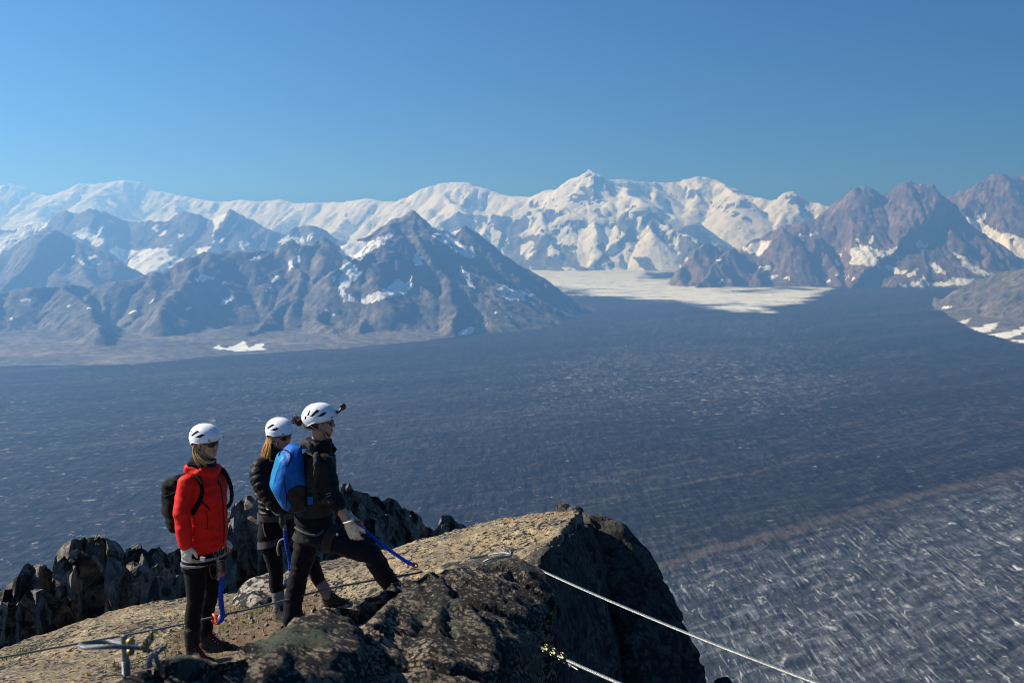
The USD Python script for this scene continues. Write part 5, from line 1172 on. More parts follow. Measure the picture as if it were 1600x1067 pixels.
# her backpack
bp1 = thing('backpack', label='small black backpack worn by the woman in the red jacket', cat='backpack', group=None)
bc = P(318, 785, 7.42) - 0.205 * f - 0.005 * l
pk = hulls([(bc + 0.11 * UP - 0.02 * f + s * 0.085 * l, 0.07) for s in (-1, 1)] + [(bc + 0.13 * UP + 0.06 * f + s * 0.08 * l, 0.05) for s in (-1, 1)] + [(bc - 0.17 * UP + 0.02 * f + s * 0.09 * l, 0.065) for s in (-1, 1)] + [(bc - 0.18 * UP + 0.07 * f + s * 0.09 * l, 0.04) for s in (-1, 1)] + [(bc - 0.05 * UP - 0.04 * f + s * 0.08 * l, 0.07) for s in (-1, 1)])
pkt = soft(pk, 0.014, 4, [((0.12, 0.12, 0.05), 0.008)], 6)
obj('pack_body', pkt, M_BLACKF, bp1, smooth=60)
obj('lid', soft(hulls([(bc + 0.15 * UP + 0.03 * f + s * 0.08 * l, 0.058) for s in (-1, 1)] + [(bc + 0.12 * UP - 0.05 * f + s * 0.08 * l, 0.05) for s in (-1, 1)]), 0.014, 3, [((0.1, 0.1, 0.04), 0.006)], 8), M_BLACKF, bp1, smooth=60)
obj('shoulder_strap', tube_mesh(drape(red, [(292, 739), (300, 740), (308, 746), (314, 758), (315, 772), (309, 788), (301, 802)], 0.008, 30), 0.022, 8, flat=(-l, 0.35)), M_BLACKF, bp1, smooth=True)
obj('shoulder_strap', tube_mesh(spline([neck + 0.1 * l - 0.06 * f - 0.005 * UP, neck + 0.13 * l + 0.05 * f - 0.02 * UP, neck + 0.12 * l + 0.14 * f - 0.12 * UP, neck + 0.17 * l + 0.09 * f - 0.30 * UP, neck + 0.15 * l - 0.1 * f - 0.33 * UP], 24), 0.022, 8, flat=(f, 0.35)), M_BLACKF, bp1, smooth=True)
obj('strap_tail', tube_mesh(drape(red, [(315, 772), (317, 786), (322, 790), (327, 797)], 0.008, 14), 0.006, 6), M_BLACKF, bp1, smooth=True)
obj('compression_strap', tube_mesh(drape(pkt, [(258, 775), (268, 772), (280, 764)], 0.004, 12), 0.007, 6), M_BLACKF, bp1, smooth=True)

# ============ man with the blue pack
f, l = axes(20)
m1 = thing('person', label='man in dark clothes and white helmet stepping one leg up onto the rock', cat='person')
neck = P(499, 700, 7.72)
H = Frame(P(501, 660, 7.70), math.radians(6), math.radians(3))
sp = [(P(490, 828, 7.72), 0.165, 0.125), (P(490, 805, 7.72), 0.172, 0.125), (P(491, 780, 7.72), 0.165, 0.115), (P(495, 745, 7.72), 0.195, 0.130), (P(498, 718, 7.72), 0.185, 0.115), (P(499, 704, 7.72), 0.10, 0.08)]
SR, SL = P(498, 718, 7.72) - 0.185 * l + 0.01 * f, P(498, 718, 7.72) + 0.185 * l
ER, WR = P(519, 772, 7.50), P(547, 821, 7.40)
EL, WL = P(519, 775, 7.98), P(549, 812, 7.85)
hipR, hipL = P(490, 826, 7.72) - 0.09 * l + 0.01 * f, P(490, 826, 7.72) + 0.09 * l - 0.01 * f
kR, kL = P(581, 866, 7.52), P(468, 894, 7.82)
hR, hL = ground(622, 960, 7.80), ground(456, 980, 7.78)
aR, aL = hR + UP * 0.10 - [0.01, 0, 0], hL + UP * 0.11
aR = np.array([P(618, 935, 7.62)[0], hR[1], max(hR[2] + 0.1, P(618, 940, 7.62)[2])])
HFR = dirframe(WR, P(561, 856, 7.44) - WR, (-0.35, -1, 0.35)); HFL = dirframe(WL, (0.7, -0.1, -0.7), (0.3, 1, 0.2))
handR, handL = hand_solid(HFR, 1, 1.06, (0.30, 0.40, 0.3)), hand_solid(HFL, -1, 1.06, (0.9, 1.0, 0.6))
body_mesh('body', m1, H, neck, sp, f, l, [([SR, ER, WR], (0.055, 0.047, 0.033)), ([SL, EL, WL], (0.055, 0.047, 0.033))],
          [([hipR, 0.45 * hipR + 0.55 * kR, kR, 0.6 * kR + 0.4 * aR - 0.015 * f, aR], (0.085, 0.075, 0.055, 0.055, 0.038)), ([hipL, 0.45 * hipL + 0.55 * kL, kL, 0.6 * kL + 0.4 * aL - 0.015 * f, aL], (0.085, 0.075, 0.055, 0.055, 0.038))], [handR, handL], 1.03)
eyes_and_lips(m1, H, 1.03)
upper = soft(add(loft([(P(490, 815, 7.72), l * 0.182, f * 0.135), (P(491, 785, 7.72), l * 0.182, f * 0.132), (P(495, 748, 7.72), l * 0.205, f * 0.142), (P(498, 722, 7.72), l * 0.198, f * 0.125), (P(498, 710, 7.72), l * 0.14, f * 0.10), (P(499, 700, 7.72), l * 0.09, f * 0.088)]),
             limb([SR, 0.5 * (SR + ER), ER, 0.60 * ER + 0.40 * WR], [0.082, 0.072, 0.062, 0.055]), limb([SL, EL, 0.45 * EL + 0.55 * WL], [0.080, 0.062, 0.053])), 0.014, 5, [((0.14, 0.14, 0.05), 0.007), ((0.06, 0.06, 0.025), 0.003)], 21)
jk2 = obj('jacket', upper, M_DARKGREY, m1, smooth=60)
for y0 in (772, 776, 780):
    obj('sleeve_print', tube_mesh(drape(upper, [(509, y0), (517, y0 - 2.5)], 0.001, 6), 0.0028, 5, flat=(f, 0.6)), M_WEB, jk2, smooth=True)
# quilted vest: baffles around the chest
vs = []
for i, y in enumerate(np.linspace(800, 712, 12)):
    c = P(np.interp(y, [712, 800], [498, 490.5]), y, 7.72); w = np.interp(y, [700, 716, 750, 800], [0.17, 0.200, 0.210, 0.187]); t = np.interp(y, [700, 716, 750, 800], [0.11, 0.131, 0.149, 0.139])
    vs += [(c, l * w, f * t), (c - UP * 0.018, l * (w + 0.007), f * (t + 0.007))] if False else [(c + UP * 0.013, l * (w - 0.004), f * (t - 0.004)), (c, l * (w + 0.006), f * (t + 0.006))]
vest = loft(vs) - limb([SR + 0.10 * UP * 0, SR - 0.10 * l], [0.088, 0.11]) - limb([SL, SL + 0.10 * l], [0.088, 0.11])
obj('vest', soft(vest, 0.014, 2), M_GREYNY, m1, smooth=60)
col = soft(add(loft([(neck - 0.02 * UP, l * 0.105, f * 0.10), (neck + 0.035 * UP - 0.002 * f, l * 0.095, f * 0.098), (neck + 0.07 * UP + 0.006 * f, l * 0.086, f * 0.092)]), hulls([(neck - 0.085 * f + 0.04 * UP, 0.048), (neck - 0.03 * f - 0.085 * l + 0.03 * UP, 0.042)], [(neck - 0.03 * f - 0.085 * l + 0.03 * UP, 0.042), (neck + 0.05 * f - 0.075 * l + 0.01 * UP, 0.033)], [(neck - 0.085 * f + 0.04 * UP, 0.048), (neck - 0.03 * f + 0.085 * l + 0.03 * UP, 0.042)], [(neck + 0.07 * f + 0.02 * UP, 0.035), (neck + 0.11 * f - 0.03 * l - 0.02 * UP, 0.02)])), 0.012, 4, [((0.07, 0.07, 0.03), 0.006)], 22)
obj('collar', col, M_DARKGREY, m1, smooth=60)
pel = loft([(P(490, 806, 7.72), l * 0.172, f * 0.128), (P(490, 828, 7.72), l * 0.180, f * 0.135), (P(490, 842, 7.72), l * 0.150, f * 0.11)])
tr = soft(add(pel, limb([hipR, 0.5 * hipR + 0.5 * kR, kR, 0.5 * kR + 0.5 * aR - 0.01 * f, aR + UP * 0.0], [0.108, 0.094, 0.075, 0.072, 0.066]), limb([hipL, 0.5 * hipL + 0.5 * kL, kL, 0.5 * kL + 0.5 * aL - 0.012 * f, aL - UP * 0.035], [0.106, 0.092, 0.074, 0.072, 0.068])), 0.014, 5, [((0.16, 0.16, 0.07), 0.007), ((0.07, 0.07, 0.035), 0.003)], 31)
obj('trousers', tr, M_NAVY, m1, smooth=60)
boot(m1, Frame(hL, math.radians(12)), M_BOOT, M_LACEG, 1.05, M_BOOTTAN); boot(m1, Frame(aR - UP * 0.10, math.radians(10), math.radians(-8)), M_BOOT, M_LACEG, 1.05, M_BOOTTAN)
glove(m1, HFR, 1, 1.06, M_GLOVE, WR); glove(m1, HFL, -1, 1.06, M_GLOVE, WL)
helmet(m1, Frame(H(0, 0, 0.010), math.radians(4), math.radians(-3)), 1.07)
sunglasses(m1, H, M_LENS_BLUE, 1.03)
st = []
for i in range(60):      # hair at the nape, tied into a bun behind
    o = rg.uniform(-1, 1, 3) * [0.012, 0.05, 0.012]
    st.append([H(-0.04, o[1] * 1.4, -0.03) + o * [1, 0, 1], H(-0.10, o[1], -0.025) + o, H(-0.135, 0.3 * o[1], -0.005) + o * 0.5])
bun = H(-0.165, 0.0, 0.0)
for i in range(46):
    a, b_ = rg.uniform(0, 6.28), rg.uniform(0, 6.28); r = 0.030 * (0.75 + 0.4 * rg.random())
    u_, v_ = unit(rg.normal(size=3)), None; v_ = unit(np.cross(u_, rg.normal(size=3)))
    st.append([bun + r * (math.cos(a + q) * u_ + math.sin(a + q) * v_) for q in np.linspace(0, 2.6, 5)])
for i in range(22):
    st.append([bun + rg.uniform(-0.02, 0.02, 3), bun + rg.uniform(-0.03, 0.03, 3) + [-0.02, 0, 0.01], bun + rg.normal(size=3) * [0.018, 0.02, 0.025] + [-0.045, 0, 0.015]])
for i in range(40):      # sideburn and short beard
    o = rg.uniform(-1, 1, 3) * [0.012, 0.004, 0.012]
    st.append([H(-0.01, -0.080, 0.035) + o, H(-0.02, -0.084, 0.0) + o, H(-0.035, -0.074, -0.04) + o])
obj('hair', hair_bundle(st, 0.0040), M_BROWNH, m1, smooth=True)
bd = []
for i in range(60):
    u = rg.uniform(0, 1); a = H(0.01 + 0.062 * u, -0.066 + 0.035 * u ** 2 + 0.0 * u, -0.045 - 0.042 * u); a = a + rg.uniform(-1, 1, 3) * [0.010, 0.003, 0.012]
    bd.append([a, a + H.R @ np.array([0.004, -0.003, -0.010])])
obj('beard', join(*[tube_mesh(np.array(b_), 0.0022, 4) for b_ in bd]), M_BROWNH, m1, smooth=True)
hn = thing('harness', parent=m1)
obj('waist_belt', band(ring(P(490, 808, 7.72), l * 0.190, f * 0.142), UP + 0.1 * f, 0.055, 0.012), M_BLACKF, hn, smooth=40)
tR, tL = unit(kR - hipR), unit(kL - hipL)
def thigh_ring(h, k_, u, r, extra=0.0):
    c = h * (1 - u) + k_ * u; t = unit(k_ - h); a = unit(np.cross(t, l)); b = np.cross(t, a); return c, a * r, b * r, t
c, a, b, t = thigh_ring(hipR, kR, 0.30, 0.112)
lp = obj('leg_loop', band(ring(c, a, b), t + 0.15 * UP, 0.080, 0.012), M_GREYNY, hn, smooth=40)
obj('loop_buckle', to_tm(rbox(hit(tr, 549, 822, 0.012) if hit(tr, 549, 822) is not None else c, (0.008, 0.006, 0.03), np.stack([t, l, np.cross(t, l)], 1))), M_WEB, hn, smooth=30)
obj('loop_badge', to_tm(rbox(hit(tr, 527, 836, 0.017) if hit(tr, 527, 836) is not None else c, (0.008, 0.003, 0.012), np.stack([t, -l, np.cross(t, -l)], 1))), M_CORD, hn, smooth=30)
c, a, b, t = thigh_ring(hipL, kL, 0.24, 0.112)
obj('leg_loop', band(ring(c, a, b), t - 0.25 * f, 0.055, 0.012), M_GREYNY, hn, smooth=40)
d1 = drape(tr, [(460, 822), (475, 832), (492, 836), (506, 828)], 0.006, 16)
if len(d1) > 4: obj('riser_strap', tube_mesh(d1, 0.010, 6, flat=(l, 0.4)), M_GREYWEB, hn, smooth=True)
obj('gear_loop', tube_mesh(drape(tr, [(474, 806), (476, 816), (475, 822)], 0.008, 10), 0.006, 6), M_WEB, hn, smooth=True)

# action camera on the man's helmet
ac = thing('action_camera', label='small black action camera on the front of the man\'s helmet', cat='action camera')
FH = Frame(H(0, 0, 0.010), math.radians(4), math.radians(-3))
obj('mount', to_tm(hulls([(FH(0.125, 0, 0.062), 0.016), (FH(0.150, 0, 0.070), 0.010)], [(FH(0.150, 0, 0.070), 0.010), (FH(0.172, 0, 0.095), 0.010)])), M_BLACKP, ac, smooth=40)
RC = FH.R @ np.array([[math.cos(0.5), 0, -math.sin(0.5)], [0, 1, 0], [math.sin(0.5), 0, math.cos(0.5)]])
obj('camera_body', to_tm(rbox(FH(0.182, -0.002, 0.106), (0.017, 0.031, 0.023), RC, 0.3)), M_BLACKP, ac, smooth=30)
lens = trimesh.creation.cylinder(0.011, 0.014, sections=20); lens.apply_transform(trimesh.geometry.align_vectors([0, 0, 1], RC[:, 0])); lens.apply_translation(FH(0.182, -0.012, 0.112) + RC[:, 0] * 0.020)
obj('camera_lens', lens, M_LENS, ac, smooth=30)

# his backpack
bp2 = thing('backpack', label='blue backpack with grey side pocket on the man\'s back', cat='backpack')
mid = P(494, 748, 7.72)
def B(fx, ly_, uz): return mid - 0.125 * f - 0.80 * fx * f + ly_ * l + (uz * 0.88 + 0.025) * UP
pk2 = soft(hulls([(B(0.05, s * 0.085, 0.245), 0.045) for s in (-1, 1)] + [(B(0.10, s * 0.09, 0.14), 0.085) for s in (-1, 1)] + [(B(0.155, s * 0.10, -0.06), 0.085) for s in (-1, 1)] + [(B(0.03, s * 0.12, -0.05), 0.05) for s in (-1, 1)],
                 [(B(0.155, s * 0.10, -0.06), 0.085) for s in (-1, 1)] + [(B(0.10, s * 0.10, -0.20), 0.075) for s in (-1, 1)] + [(B(0.02, s * 0.11, -0.22), 0.05) for s in (-1, 1)] + [(B(0.03, s * 0.12, -0.05), 0.05) for s in (-1, 1)]), 0.013, 5, [((0.09, 0.09, 0.16), 0.008), ((0.05, 0.05, 0.08), 0.003)], 41)
obj('pack_body', pk2, M_BLUE, bp2, smooth=60)
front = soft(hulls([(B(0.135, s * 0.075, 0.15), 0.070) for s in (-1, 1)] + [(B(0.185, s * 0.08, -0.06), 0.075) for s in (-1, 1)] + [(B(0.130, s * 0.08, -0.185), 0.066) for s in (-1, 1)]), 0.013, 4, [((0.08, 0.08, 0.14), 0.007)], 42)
obj('front_panel', front, M_BLUE_LIT, bp2, smooth=60)  # sunlit rear of the pack painted in the lighter blue
obj('front_zip', tube_mesh(drape(join(pk2, front), [(444, 742), (445, 760), (448, 778), (447, 790)], 0.003, 18), 0.004, 6), M_BLACKF, bp2, smooth=True)
obj('top_zip', tube_mesh(drape(join(pk2, front), [(436, 712), (446, 703), (453, 708), (452, 722), (446, 728)], 0.003, 20), 0.005, 6), M_BLACKF, bp2, smooth=True)
pocket = soft(hulls([(B(0.10, -0.135, -0.10), 0.062), (B(0.03, -0.135, -0.07), 0.050), (B(0.095, -0.120, -0.205), 0.064), (B(0.02, -0.125, -0.21), 0.050)]), 0.012, 3, [((0.06, 0.06, 0.06), 0.005)], 43)
obj('side_pocket', pocket, M_GREYNY, bp2, smooth=60)
obj('hip_belt', tube_mesh(drape(join(upper, tr), [(497, 783), (506, 782), (514, 782), (520, 786)], 0.010, 14), 0.026, 8, flat=(-l, 0.35)), M_GREYNY, bp2, smooth=True)
obj('belt_buckle', to_tm(rbox(B(-0.06, -0.19, -0.165), (0.02, 0.008, 0.03), np.stack([f, l, UP], 1))), M_BLUE, bp2, smooth=30)
obj('shoulder_strap', tube_mesh(drape(join(upper, col), [(482, 692), (488, 699), (494, 709), (497, 724), (496, 742), (492, 762)], 0.012, 24), 0.026, 8, flat=(-l, 0.4)), M_GREYNY, bp2, smooth=True)
obj('shoulder_strap', tube_mesh(spline([B(-0.02, 0.10, 0.24), B(-0.12, 0.12, 0.25), B(-0.27, 0.12, 0.13), B(-0.27, 0.14, -0.03), B(-0.08, 0.19, -0.12)], 24), 0.026, 8, flat=(f, 0.4)), M_GREYNY, bp2, smooth=True)
obj('load_strap', tube_mesh(spline([B(0.03, -0.09, 0.27), B(-0.05, -0.10, 0.265), B(-0.11, -0.10, 0.235)], 10), 0.012, 6, flat=(UP, 0.4)), M_BLUE_LIT, bp2, smooth=True)

# ============ woman in the black puffer jacket behind him
f, l = axes(-35)
w2 = thing('person', label='blonde woman in a black puffer jacket and white helmet, half hidden behind the man', cat='person')
neck = P(434, 708, 8.3)
H = Frame(P(438, 681, 8.28), math.radians(-32), math.radians(8))
sp = [(P(434, 836, 8.3), 0.16, 0.12), (P(433, 815, 8.3), 0.168, 0.122), (P(432, 790, 8.3), 0.14, 0.108), (P(432, 755, 8.3), 0.165, 0.12), (P(433, 728, 8.3), 0.165, 0.105), (P(434, 714, 8.3), 0.09, 0.075)]
SR, SL = P(433, 722, 8.3) - 0.155 * l - 0.01 * f, P(433, 722, 8.3) + 0.155 * l
ER, WR = P(408, 757, 8.08), P(429, 789, 8.02)
EL, WL = P(460, 765, 8.5), P(470, 795, 8.35)
hipR, hipL = P(432, 832, 8.3) - 0.085 * l, P(432, 832, 8.3) + 0.085 * l
hR, hL = ground(437, 968, 8.2), ground(511, 934, 8.5)
aR, aL = hR + UP * 0.10, hL + UP * 0.10
kR, kL = 0.5 * (hipR + aR) + [0.02, -0.02, 0.03], P(489, 882, 8.42)
HFR = dirframe(WR, (0.75, -0.1, -0.6), (-0.4, -1, -0.1)); HFL = dirframe(WL, (0.8, -0.1, -0.5), (0, 1, 0.3))
handR, handL = hand_solid(HFR, 1, 0.94, (0.7, 0.8, 0.5)), hand_solid(HFL, -1, 0.94, (0.7, 0.8, 0.5))
body_mesh('body', w2, H, neck, sp, f, l, [([SR, ER, WR], (0.048, 0.04, 0.03)), ([SL, EL, WL], (0.048, 0.04, 0.03))],
          [([hipR, 0.45 * hipR + 0.55 * kR, kR, 0.6 * kR + 0.4 * aR, aR], (0.078, 0.068, 0.05, 0.05, 0.034)), ([hipL, 0.45 * hipL + 0.55 * kL, kL, 0.6 * kL + 0.4 * aL, aL], (0.078, 0.068, 0.05, 0.05, 0.034))], [handR, handL], 0.98)
eyes_and_lips(w2, H, 0.98)
def puffy(pts, r0, r1, pitch=0.05):
    q = spline(pts, 200); s = np.concatenate([[0], np.cumsum(np.linalg.norm(np.diff(q, axis=0), axis=1))]); n = int(s[-1] / pitch)
    g, prev = [], None
    for i in range(2 * n + 1):
        u = i / (2 * n); c = np.array([np.interp(u * s[-1], s, q[:, k]) for k in range(3)]); r = (r0 + (r1 - r0) * u) * (1.0 if i % 2 else 0.82)
        if prev is not None: g.append([prev, (c, r)])
        prev = (c, r)
    return hulls(*g)
tors = []
for i, y in enumerate(np.linspace(800, 712, 23)):
    w = np.interp(y, [712, 722, 735, 760, 790, 800], [0.10, 0.165, 0.188, 0.185, 0.165, 0.168]); t = np.interp(y, [712, 722, 735, 760, 790, 800], [0.09, 0.115, 0.13, 0.14, 0.128, 0.13]); g = 0.008 if i % 2 else -0.008
    tors.append((P(433, y, 8.3), l * (w + g), f * (t + g)))
pj = soft(add(loft(tors), puffy([SR, 0.5 * (SR + ER) + [-0.02, -0.01, 0.0], ER, 0.4 * ER + 0.6 * WR, WR], 0.082, 0.062), puffy([SL, EL, WL], 0.080, 0.060)), 0.012, 2, [((0.03, 0.03, 0.03), 0.003)], 51)
pjo = obj('puffer_jacket', pj, M_PUFF, w2, smooth=60)
obj('collar', soft(loft([(neck - 0.02 * UP, l * 0.09, f * 0.085), (neck + 0.025 * UP, l * 0.093, f * 0.092), (neck + 0.06 * UP, l * 0.085, f * 0.088)]), 0.012, 2), M_PUFF, w2, smooth=60)
lg = add(loft([(P(433, 798, 8.3), l * 0.155, f * 0.118), (P(433, 822, 8.3), l * 0.172, f * 0.128), (P(433, 846, 8.3), l * 0.155, f * 0.112)]),
         *[limb([h, 0.5 * h + 0.5 * k_, k_, 0.62 * k_ + 0.38 * a - 0.015 * f, a + unit(k_ - a) * 0.10], [0.095, 0.080, 0.060, 0.058, 0.045]) for h, k_, a in ((hipR, kR, aR), (hipL, kL, aL))])
lgt = soft(lg, 0.014, 5, [((0.12, 0.12, 0.04), 0.003)], 52)
obj('leggings', lgt, M_BLACKF, w2, smooth=60)
for a, g_, yaw in ((aR, hR, -45), (aL, hL, 3)):
    obj('sock', soft(limb([a + UP * 0.02, a + unit((kR if a is aR else kL) - a) * 0.15], [0.050, 0.052]), 0.010, 1, [((0.1, 0.1, 0.015), 0.003)], 1), M_SOCK, w2, smooth=60)
    boot(w2, Frame(g_, math.radians(yaw)), M_BOOT, M_LACEG, 0.92, M_BOOTTAN, eyelets=False)
glove(w2, HFR, 1, 0.94, M_GREYNY, WR); glove(w2, HFL, -1, 0.94, M_GREYNY, WL)
helmet(w2, Frame(H(0, 0, 0.012), math.radians(-30), math.radians(6)), 1.05)
sunglasses(w2, H, M_LENS, 0.98)
st = []
for i in range(240):
    a = rg.uniform(1.75, 4.4) if i % 2 else rg.uniform(-2.9, -1.45)
    c, s_ = math.cos(a), math.sin(a); r = rg.uniform(0.9, 1.04)
    q0 = H(-0.012 + 0.098 * c * r, 0.082 * s_ * r, 0.03); q1 = H(-0.018 + 0.104 * c * r, 0.088 * s_ * r, -0.05)
    q2 = q1 + np.array([-0.012 + 0.012 * rg.normal(), -0.01, -0.09]); q3 = q2 + np.array([0.010 * rg.normal(), -0.012, -0.06 - 0.06 * rg.random()])
    st.append([q0, q1, q2, q3])
obj('hair', hair_bundle(st, 0.0042, taper=0.35, n=12, sides=5), M_BLONDE, w2, smooth=True)
hn = thing('harness', parent=w2)
obj('waist_belt', band(ring(P(433, 803, 8.3), l * 0.176, f * 0.134), UP, 0.050, 0.012), M_GREYWEB, hn, smooth=40)
for s in (-1, 1):
    h_, k_ = (hipR, kR) if s < 0 else (hipL, kL)
    c, t = h_ * 0.78 + k_ * 0.22, unit(k_ - h_); a = unit(np.cross(t, l)); b = np.cross(t, a)
    obj('leg_loop', band(ring(c, a * 0.103, b * 0.103), t + 0.2 * l * s, 0.055, 0.012), M_GREYWEB, hn, smooth=40)
obj('riser_strap', tube_mesh(drape(lgt, [(412, 808), (412, 820), (416, 838)], 0.006, 10), 0.010, 6, flat=(l, 0.4)), M_GREYWEB, hn, smooth=True)
obj('cord_ring', tube_mesh(ring(P(419, 790, 8.02), f * 0.022 + 0.01 * UP, UP * 0.030, 28), 0.005, 7, closed=True), M_CORD, hn, smooth=True)
obj('gear_cord', tube_mesh(spline([P(423, 793, 8.03), P(427, 800, 8.0), P(434, 804, 7.99), P(441, 802, 8.0)], 18), 0.006, 7), M_CORD, hn, smooth=True)
obj('belay_grip', soft(limb([P(440, 803, 7.99), P(441, 816, 7.98), P(443, 824, 7.98)], [0.020, 0.028, 0.018]), 0.01, 2), M_BLACKP, hn, smooth=60)
obj('gear_hook', tube_mesh(spline([P(444, 842, 8.0), P(437, 845, 8.0), P(434, 853, 8.0), P(434, 862, 8.0), P(436, 868, 8.0)], 18), 0.008, 7), M_STRAP, hn, smooth=True)
# ---------------------------------------------------------------- cables, anchors, lanyards, plants
def wire_rope(pts, r, pitch=None, strands=6, sides=5, dens=None):
    """A laid steel rope: strands wound round a centre line."""
    p = np.asarray(pts, float)
    s = np.concatenate([[0], np.cumsum(np.linalg.norm(np.diff(p, axis=0), axis=1))])
    pitch = pitch or 14 * r
    n = int(s[-1] / pitch * 10) + 4
    u = np.linspace(0, s[-1], n)
    q = np.stack([np.interp(u, s, p[:, k]) for k in range(3)], 1)
    t = np.gradient(q, axis=0); t /= np.linalg.norm(t, axis=1, keepdims=True)
    a = np.cross(t, [0.1, 0.2, 0.97]); a /= np.linalg.norm(a, axis=1, keepdims=True); b = np.cross(t, a)
    out = [tube_mesh(q, r * 0.55, 5)]
    for k in range(strands):
        th = u / pitch * 2 * math.pi + 2 * math.pi * k / strands
        out.append(tube_mesh(q + (np.cos(th)[:, None] * a + np.sin(th)[:, None] * b) * r * 0.64, r * 0.37, sides))
    return join(*out)
def sag(a, b, drop, n=60):
    t = np.linspace(0, 1, n)[:, None]; q = a * (1 - t) + b * t; q[:, 2] -= (4 * drop * t * (1 - t))[:, 0]; return q
M_STEEL = mat('galvanised_steel', {'geo': ('geometry', {}), 'n': ('noise_texture', {'scale': 90.0, 'detail': 4.0}), 'c': ('rgb_ramp', {'ramp': [(0.3, (0.12, 0.13, 0.135)), (0.7, (0.26, 0.27, 0.27))]}), 'p': ('principled_bsdf', {'metallic': 0.75, 'roughness': 0.42})}, [('geo.position', 'n.vector'), ('n.fac', 'c.fac'), ('c.color', 'p.base_color')])
M_STEELDK = mat('dull_steel', {'geo': ('geometry', {}), 'n': ('noise_texture', {'scale': 90.0, 'detail': 4.0}), 'c': ('rgb_ramp', {'ramp': [(0.3, (0.07, 0.085, 0.10)), (0.7, (0.17, 0.19, 0.21))]}), 'p': ('principled_bsdf', {'metallic': 0.5, 'roughness': 0.5})}, [('geo.position', 'n.vector'), ('n.fac', 'c.fac'), ('c.color', 'p.base_color')])
M_ZINC = mat('yellow_zinc', {'geo': ('geometry', {}), 'n': ('noise_texture', {'scale': 35.0, 'detail': 4.0}), 'c': ('rgb_ramp', {'ramp': [(0.35, (0.22, 0.155, 0.04)), (0.5, (0.17, 0.16, 0.06)), (0.65, (0.15, 0.19, 0.15))]}), 'p': ('principled_bsdf', {'metallic': 0.6, 'roughness': 0.5})}, [('geo.position', 'n.vector'), ('n.fac', 'c.fac'), ('c.color', 'p.base_color')])

# hand line along the ledge
hl = spline([P(-80, 1042, 6.9), P(0, 1027, 7.0), P(155, 999, 7.25), P(292, 973, 7.44), P(345, 961, 7.5), P(440, 939, 7.7), P(520, 918, 7.85), P(610, 902, 8.0), P(660, 893, 8.1)], 120)
tag(obj('hand_line', wire_rope(hl, 0.0085), M_STEELDK, smooth=True), 'dark steel cable stretched low along the ledge past the climbers\' legs', 'cable')
# cable down the right hand side
c1 = sag(P(842, 889, 6.45), P(1330, 1087, 3.85), 0.02)
tag(obj('steel_cable', wire_rope(c1, 0.0085), M_STEEL, smooth=True), 'pale steel cable running from behind the lichen boulder down to the lower right', 'cable')
c2 = sag(P(846, 1012, 4.78), P(1010, 1085, 4.15), 0.005)
tag(obj('steel_cable', join(wire_rope(c2, 0.0085), wire_rope(np.array([P(845, 1020, 4.77), P(853, 1017, 4.75), P(862, 1021, 4.72), P(893, 1040, 4.58)]), 0.0085), tube_mesh(np.array([P(893, 1040, 4.58), P(903, 1046, 4.54)]), 0.004, 6)), M_STEEL, smooth=True), 'short pale steel cable with three brass coloured clamps at the foot of the boulder', 'cable')

def rope_clamp(name, o, t, up, k, label, group=None, matl=None):
    """U-bolt rope clamp: saddle, U-bolt, two nuts."""
    t = unit(t); up = unit(up - t * (up @ t)); s = np.cross(t, up)
    g = thing(name, label=label, cat='clamp', group=group)
    R = np.stack([t, s, up], 1)
    obj('saddle', to_tm(rbox(o + up * 0.012 * k, (0.010 * k, 0.024 * k, 0.009 * k), R, 0.35)), matl or M_ZINC, g, smooth=40)
    th = np.linspace(math.pi, 2 * math.pi, 16)
    u = np.vstack([[o + up * 0.048 * k - s * 0.015 * k], o + np.cos(th)[:, None] * s * 0.015 * k + np.sin(th)[:, None] * up * 0.018 * k, [o + up * 0.048 * k + s * 0.015 * k]])
    obj('bolt', tube_mesh(u, 0.0050 * k, 8), matl or M_ZINC, g, smooth=True)
    for sg in (-1, 1):
        nut = trimesh.creation.cylinder(0.0100 * k, 0.011 * k, sections=6); nut.apply_transform(trimesh.geometry.align_vectors([0, 0, 1], up)); nut.apply_translation(o + up * 0.030 * k + s * sg * 0.015 * k)
        obj('nut', nut, matl or M_ZINC, g, smooth=20)
    return g
dc = P(1010, 1085, 4.15) - P(846, 1012, 4.78)
for (x, y, d), w in zip(((857, 1014, 4.73), (869, 1020, 4.68), (882, 1027, 4.62)), ('nearest the boulder', 'in the middle of the three', 'farthest from the boulder')):
    rope_clamp('cable_clamp', P(x, y + 2, d), dc, np.array([-0.25, -0.75, 0.6]), 0.82, f'brass coloured cable clamp on the lower cable, {w}', 'brass clamps on the lower cable')

# loop of cable on top behind the boulder
lpz = [P(735, 872, 7.4), P(765, 866, 7.3), P(785, 863, 7.2), P(798, 865, 7.1), P(790, 870, 6.95), P(772, 872, 6.9), P(755, 878, 6.9)]
tag(obj('cable_loop', wire_rope(spline(lpz, 60), 0.0085), M_STEEL, smooth=True), 'loop of pale steel cable lying on the sunlit ledge behind the boulder', 'cable')
rope_clamp('cable_clamp', P(799, 864, 7.05), np.array([0.3, 0.1, 0.1]), np.array([0, -0.2, 1.0]), 0.95, 'single small clamp closing the cable loop behind the boulder', None, M_STEEL)

